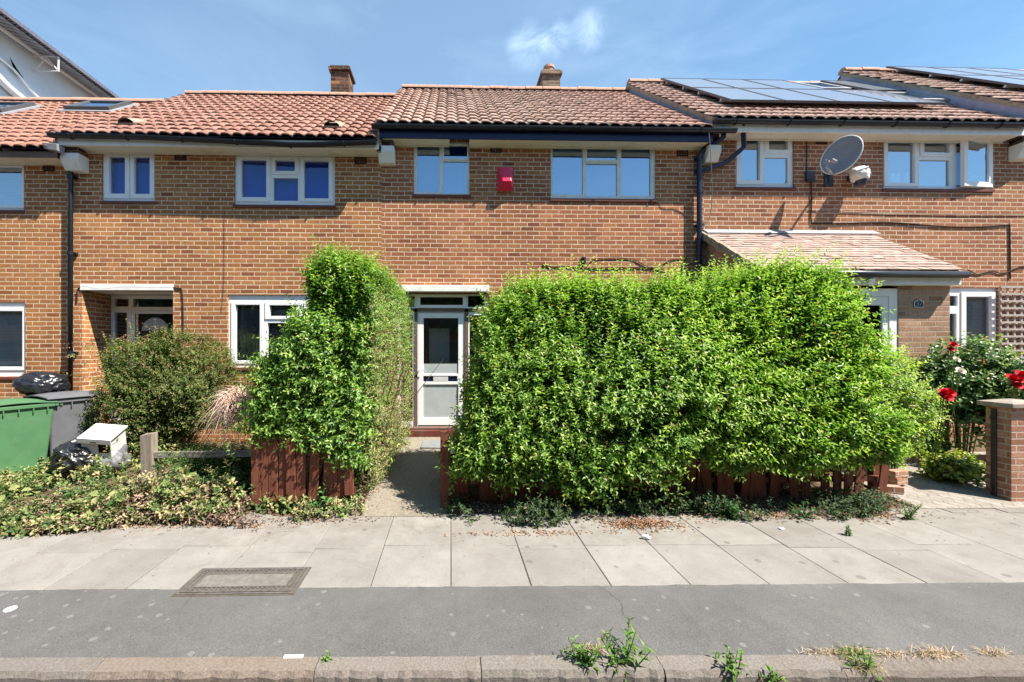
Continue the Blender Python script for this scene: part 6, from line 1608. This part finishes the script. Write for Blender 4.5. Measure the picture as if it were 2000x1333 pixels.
# back of the left garden: feathery green growth before the rail
lv = Leaves(); n = 900; X = r.uniform(at(360, 850, 5.3)[0], at(500, 850, 5.3)[0] + .1, n); Y = r.uniform(5.0, 5.6, n); z = gz(X, Y); P = np.stack([X, Y, z + r.random(n) * .35], 1)
shoots(lv, P, UP + r.normal(0, .35, (n, 3)), r.uniform(.12, .3, n), 6, .05, .012, [(0, (.03, .08, .02)), (.6, (.08, .17, .035)), (1, (.14, .22, .06))], r, droop=.1, spread=.8)
n = 1100; X = r.uniform(-6.6, -4.9, n); Y = r.uniform(4.75, 5.7, n); P = np.stack([X, Y, gz(X, Y) + r.random(n) * .16], 1)
shoots(lv, P, UP + np.array([0, -.2, 0]) + r.normal(0, .45, (n, 3)), r.uniform(.08, .18, n), 4, .055, .032, WEED, r, spread=.8)
n = 700; X = r.uniform(-7.2, -3.2, n); Y = r.uniform(5.3, 6.6, n); P = np.stack([X, Y, gz(X, Y) + r.random(n) * .15], 1)
shoots(lv, P, UP + r.normal(0, .4, (n, 3)), r.uniform(.1, .2, n), 4, .05, .025, WEED, r, spread=.8)
o = lv.build('feathery_weeds', M['leaf_dull'], origin=(-3, 5.2, 0)); o['kind'] = 'stuff'; tag(o, 'feathery green growth behind the timber rail', 'weeds')
# -- along the foot of the big hedge
r = np.random.default_rng(606); lv = Leaves()
fe = [(865, 1003), (930, 1025), (1000, 1030), (1080, 1028), (1130, 1022), (1200, 1010), (1350, 1005), (1450, 1020), (1560, 1020), (1650, 1015), (1700, 1010), (1760, 990)]
f_edge = lambda x: np.interp(x, [gat(*p)[0] for p in fe], [gat(*p)[1] for p in fe])
n = 1500; X = r.uniform(gat(870, 1000)[0], gat(1750, 1000)[0], n); nzx = vnoise(np.stack([X, X * 0, X * 0], 1), 2.2, 44); Y = f_edge(X) + r.random(n) ** 1.5 * .4
P = np.stack([X, Y, r.random(n) ** 2 * .2 * (.2 + nzx) + .0], 1); k = nzx + r.normal(0, .12, n) > .42
shoots(lv, P[k], UP * .8 + np.array([0, -.4, 0]) + r.normal(0, .5, (k.sum(), 3)), r.uniform(.06, .15, k.sum()), 4, .045, .024, [(0, (.02, .045, .016)), (.6, (.05, .095, .028)), (1, (.13, .17, .06))], r, spread=.85)  # palette darkened to paint in the shade under the hedge
o = lv.build('weeds', M['leaf_dull'], big=True, origin=(2, 4.4, 0)); o['kind'] = 'stuff'; tag(o, 'dark green weeds growing along the foot of the big hedge', 'weeds')
lv = Leaves()
def litter_leaves(n, cx, cy, sx_, sy_, hgt, pal, size=.035):
    X = r.normal(cx, sx_, n); Y = r.normal(cy, sy_, n); z = np.maximum(0, hgt * (1 - ((X - cx) / sx_ / 2) ** 2 - ((Y - cy) / sy_ / 2) ** 2)) * r.random(n) + .004 + gz(X, Y)
    lv.add(np.stack([X, Y, z], 1), r.normal(0, 1, (n, 3)) * np.array([1, 1, .25]), norm(UP + r.normal(0, .45, (n, 3))), r.uniform(.6, 1.3, n) * size, r.uniform(.4, .8, n) * size * .6, palette(r.random(n), pal))
LIT = [(0, (.14, .085, .045)), (.5, (.3, .19, .1)), (1, (.45, .32, .18))]
c_ = gat(1250, 1025); litter_leaves(800, c_[0], c_[1], .2, .07, .03, LIT)
c_ = gat(1190, 1012); litter_leaves(500, c_[0], c_[1] + .1, .35, .1, .03, BROWN)
c_ = gat(1500, 1012); litter_leaves(600, c_[0], c_[1] + .05, .6, .06, .02, LIT)
c_ = gat(1700, 1010); litter_leaves(500, c_[0], c_[1] + .08, .25, .1, .02, LIT)
c_ = gat(1050, 1045); litter_leaves(160, c_[0], c_[1] + .03, .4, .03, .01, LIT)
n = 4200; X = r.uniform(0, 5.2, n); Y = 4.40 + .45 * r.random(n); Y = np.maximum(Y, f_edge(X) - .04 + r.normal(0, .05, n)); lv.add(np.stack([X, Y, gz(X, Y) + .01 + r.random(n) * .03], 1), r.normal(0, 1, (n, 3)) * np.array([1, 1, .3]), norm(UP + r.normal(0, .4, (n, 3))), r.uniform(.025, .045, n), r.uniform(.012, .02, n), palette(r.random(n), BROWN))
c_ = gat(310, 1032); litter_leaves(260, c_[0], c_[1] + .04, .8, .04, .01, LIT)
c_ = gat(610, 1020); litter_leaves(200, c_[0], c_[1] + .04, .35, .04, .02, BROWN)
n = 500; X = r.uniform(-.95, .1, n); Y = 4.4 + 2.4 * r.random(n); e_ = np.abs(X + .42) / .5; k = r.random(n) < e_ ** 2 + .08
lv.add(np.stack([X, Y, gz(X, Y) + .006], 1)[k], (r.normal(0, 1, (n, 3)) * np.array([1, 1, .1]))[k], norm(UP + r.normal(0, .3, (n, 3)))[k], r.uniform(.015, .035, k.sum()), r.uniform(.008, .015, k.sum()), palette(r.random(k.sum()), LIT))
n = 260; X = r.uniform(-6, 6, n); Y = r.uniform(3.2, 4.35, n) ; Y = 4.35 - (4.35 - Y) * r.random(n); lv.add(np.stack([X, Y, np.full(n, .003)], 1), r.normal(0, 1, (n, 3)) * np.array([1, 1, .05]), norm(UP + r.normal(0, .2, (n, 3))), r.uniform(.01, .03, n), r.uniform(.006, .012, n), palette(r.random(n), LIT))
o = lv.build('leaf_litter', M['dryleaf'], origin=(2, 4.4, 0)); o['kind'] = 'stuff'; tag(o, 'brown fallen leaves drifted along the hedge foot and path', 'fallen leaves')
# -- single plants one can count
def weed(label, px, py, h, spread_, nst, seed, pal=WEED, ll=.05, lw=.02, K=7, bt=.1, z=None, name='weed', big=False, lean=(0, 0), group='single weeds along the pavement'):
    x, y = gat(px, py, z or 0); r = np.random.default_rng(seed); zg = float(gz(x, y)) if z is None else z
    root = thing(name, label, 'weed', (x, y, zg), group)
    lv = Leaves(); P = np.stack([r.normal(x, .012, nst), r.normal(y, .012, nst), np.full(nst, zg)], 1)
    D = np.stack([r.normal(lean[0], spread_, nst), r.normal(lean[1], spread_, nst), np.ones(nst)], 1)
    L = h * r.uniform(.6, 1.05, nst)
    shoots(lv, P, D, L, K, ll, lw, pal, r, droop=.1, spread=.8, base_t=bt, ramp=.5, jit=.1)
    lv.build('foliage', M['leaf_dull'], root, big=big)
    m = MB(); D = norm(D)
    for k in range(nst): m.tube([P[k], P[k] + D[k] * L[k] * .5 - UP * .025 * L[k], P[k] + D[k] * L[k] - UP * .1 * L[k]], [.005, .004, .002], 5, cap=False)
    m.build('stem', M['stem_green'], root); return root
GW = [(0, (.03, .09, .015)), (.5, (.09, .2, .03)), (1, (.2, .3, .06))]
weed('tall leafy weed growing out of the gutter below the kerb, left of its bushier neighbour', 1140, 1338, .28, .16, 9, 1, GW, .075, .02, 10, z=-.12)
weed('bushy dark weed at the kerb edge leaning to the right', 1215, 1338, .38, .3, 11, 2, GW, .08, .022, 8, z=-.12, lean=(.15, .1))
weed('small upright weed at the kerb between the bushy weed and the dry grass', 1425, 1345, .24, .25, 8, 3, GW, .065, .025, 6, z=-.12)
weed('low green weed in the gutter just right of the small upright weed', 1490, 1345, .15, .6, 14, 4, GW, .07, .025, 4, z=-.12)
weed('green weed in the gutter below the dry grass tufts', 1690, 1340, .22, .4, 12, 12, GW, .06, .016, 6, z=-.12)
weed('small pale green weed growing in a slab joint near the fence end', 1657, 1046, .12, .12, 4, 5, GW, .035, .014, 6)
weed('grassy weed on the pavement edge beside the driveway', 1775, 1015, .22, .7, 10, 6, GW, .05, .012, 6, lean=(.3, -.1))
weed('tiny green tuft at the kerb joint near the flat litter strip', 640, 1287, .04, .6, 5, 7, GW, .03, .018, 2)
DOCK = [(0, (.02, .07, .018)), (.6, (.05, .15, .03)), (1, (.12, .24, .05))]
for k, (px, py, lab) in enumerate(((445, 1005, 'broad leaved dock plant in shade beside the left end of the red fence'), (560, 1000, 'wilting broad leaved weed in front of the middle of the left red fence'), (640, 1005, 'bright broad leaved dock plant at the right foot of the left red fence'), (1425, 1010, 'dark dock plant in the shade of the big hedge'), (1570, 1012, 'spiky weed under the right part of the broken fence'), (1210, 1000, 'young bramble at the foot of the big hedge near the dry leaf heap'))):
    weed(lab, px, py, .3 if k in (1, 2) else .22, .55, 8 if k != 4 else 10, 20 + k, DOCK if k != 1 else WEED, .1 if k not in (4, 5) else .06, .06 if k not in (4, 5) else .02, 3, name='dock_plant' if k in (0, 2, 3) else 'weed', big=True)
cx, cz = at(655, 935, 4.5)
weed('lime green leafy sprig growing before the left red fence', 655, 990, .36, .35, 6, 33, LIME, .055, .03, 6, name='weed')
HAY = [(0, (.3, .25, .12)), (.5, (.45, .38, .22)), (1, (.55, .47, .32))]
def tuft(label, px, py, n, sx_, L, seed, pal=HAY, lean=0):
    x, y = gat(px, py); r = np.random.default_rng(seed); P = np.stack([r.normal(x, sx_, n), r.normal(y, .012, n), np.full(n, -.005)], 1)
    D = np.stack([r.normal(lean, .7, n), r.normal(-.1, .55, n), np.abs(r.normal(.55, .3, n))], 1)
    V, F, C = blades(n, P, D, r.uniform(.5, 1.1, n) * L, np.full(n, .0022), pal, r, .5)
    return tag(npmesh('grass_tuft', V, F, M['dryleaf'], C=C, origin=(x, y, 0)), label, 'grass tuft', 'grass tufts along the kerb')
GH = [(0, (.12, .17, .05)), (.5, (.28, .28, .12)), (1, (.45, .38, .2))]
tuft('first dry grass tuft from the left along the kerb, behind the small weeds', 1610, 1275, 130, .06, .085, 1)
tuft('greener grass tuft trailing over the kerb between dry tufts', 1665, 1275, 260, .05, .1, 2, GH)
tuft('small straw grass tuft right of the trailing green one', 1735, 1278, 120, .05, .085, 3)
tuft('widest straw-coloured grass tuft on the kerb edge at right', 1825, 1278, 300, .07, .1, 4)
tuft('pale dry grass tuft nearest the right edge on the kerb', 1945, 1276, 130, .05, .08, 5)
tuft('pale dry grass tuft behind the tall kerb weed', 1160, 1268, 160, .04, .09, 6)
tuft('thin grass tuft hanging over the kerb face below the trailing green tuft', 1690, 1300, 120, .04, .1, 7, GH, .2)
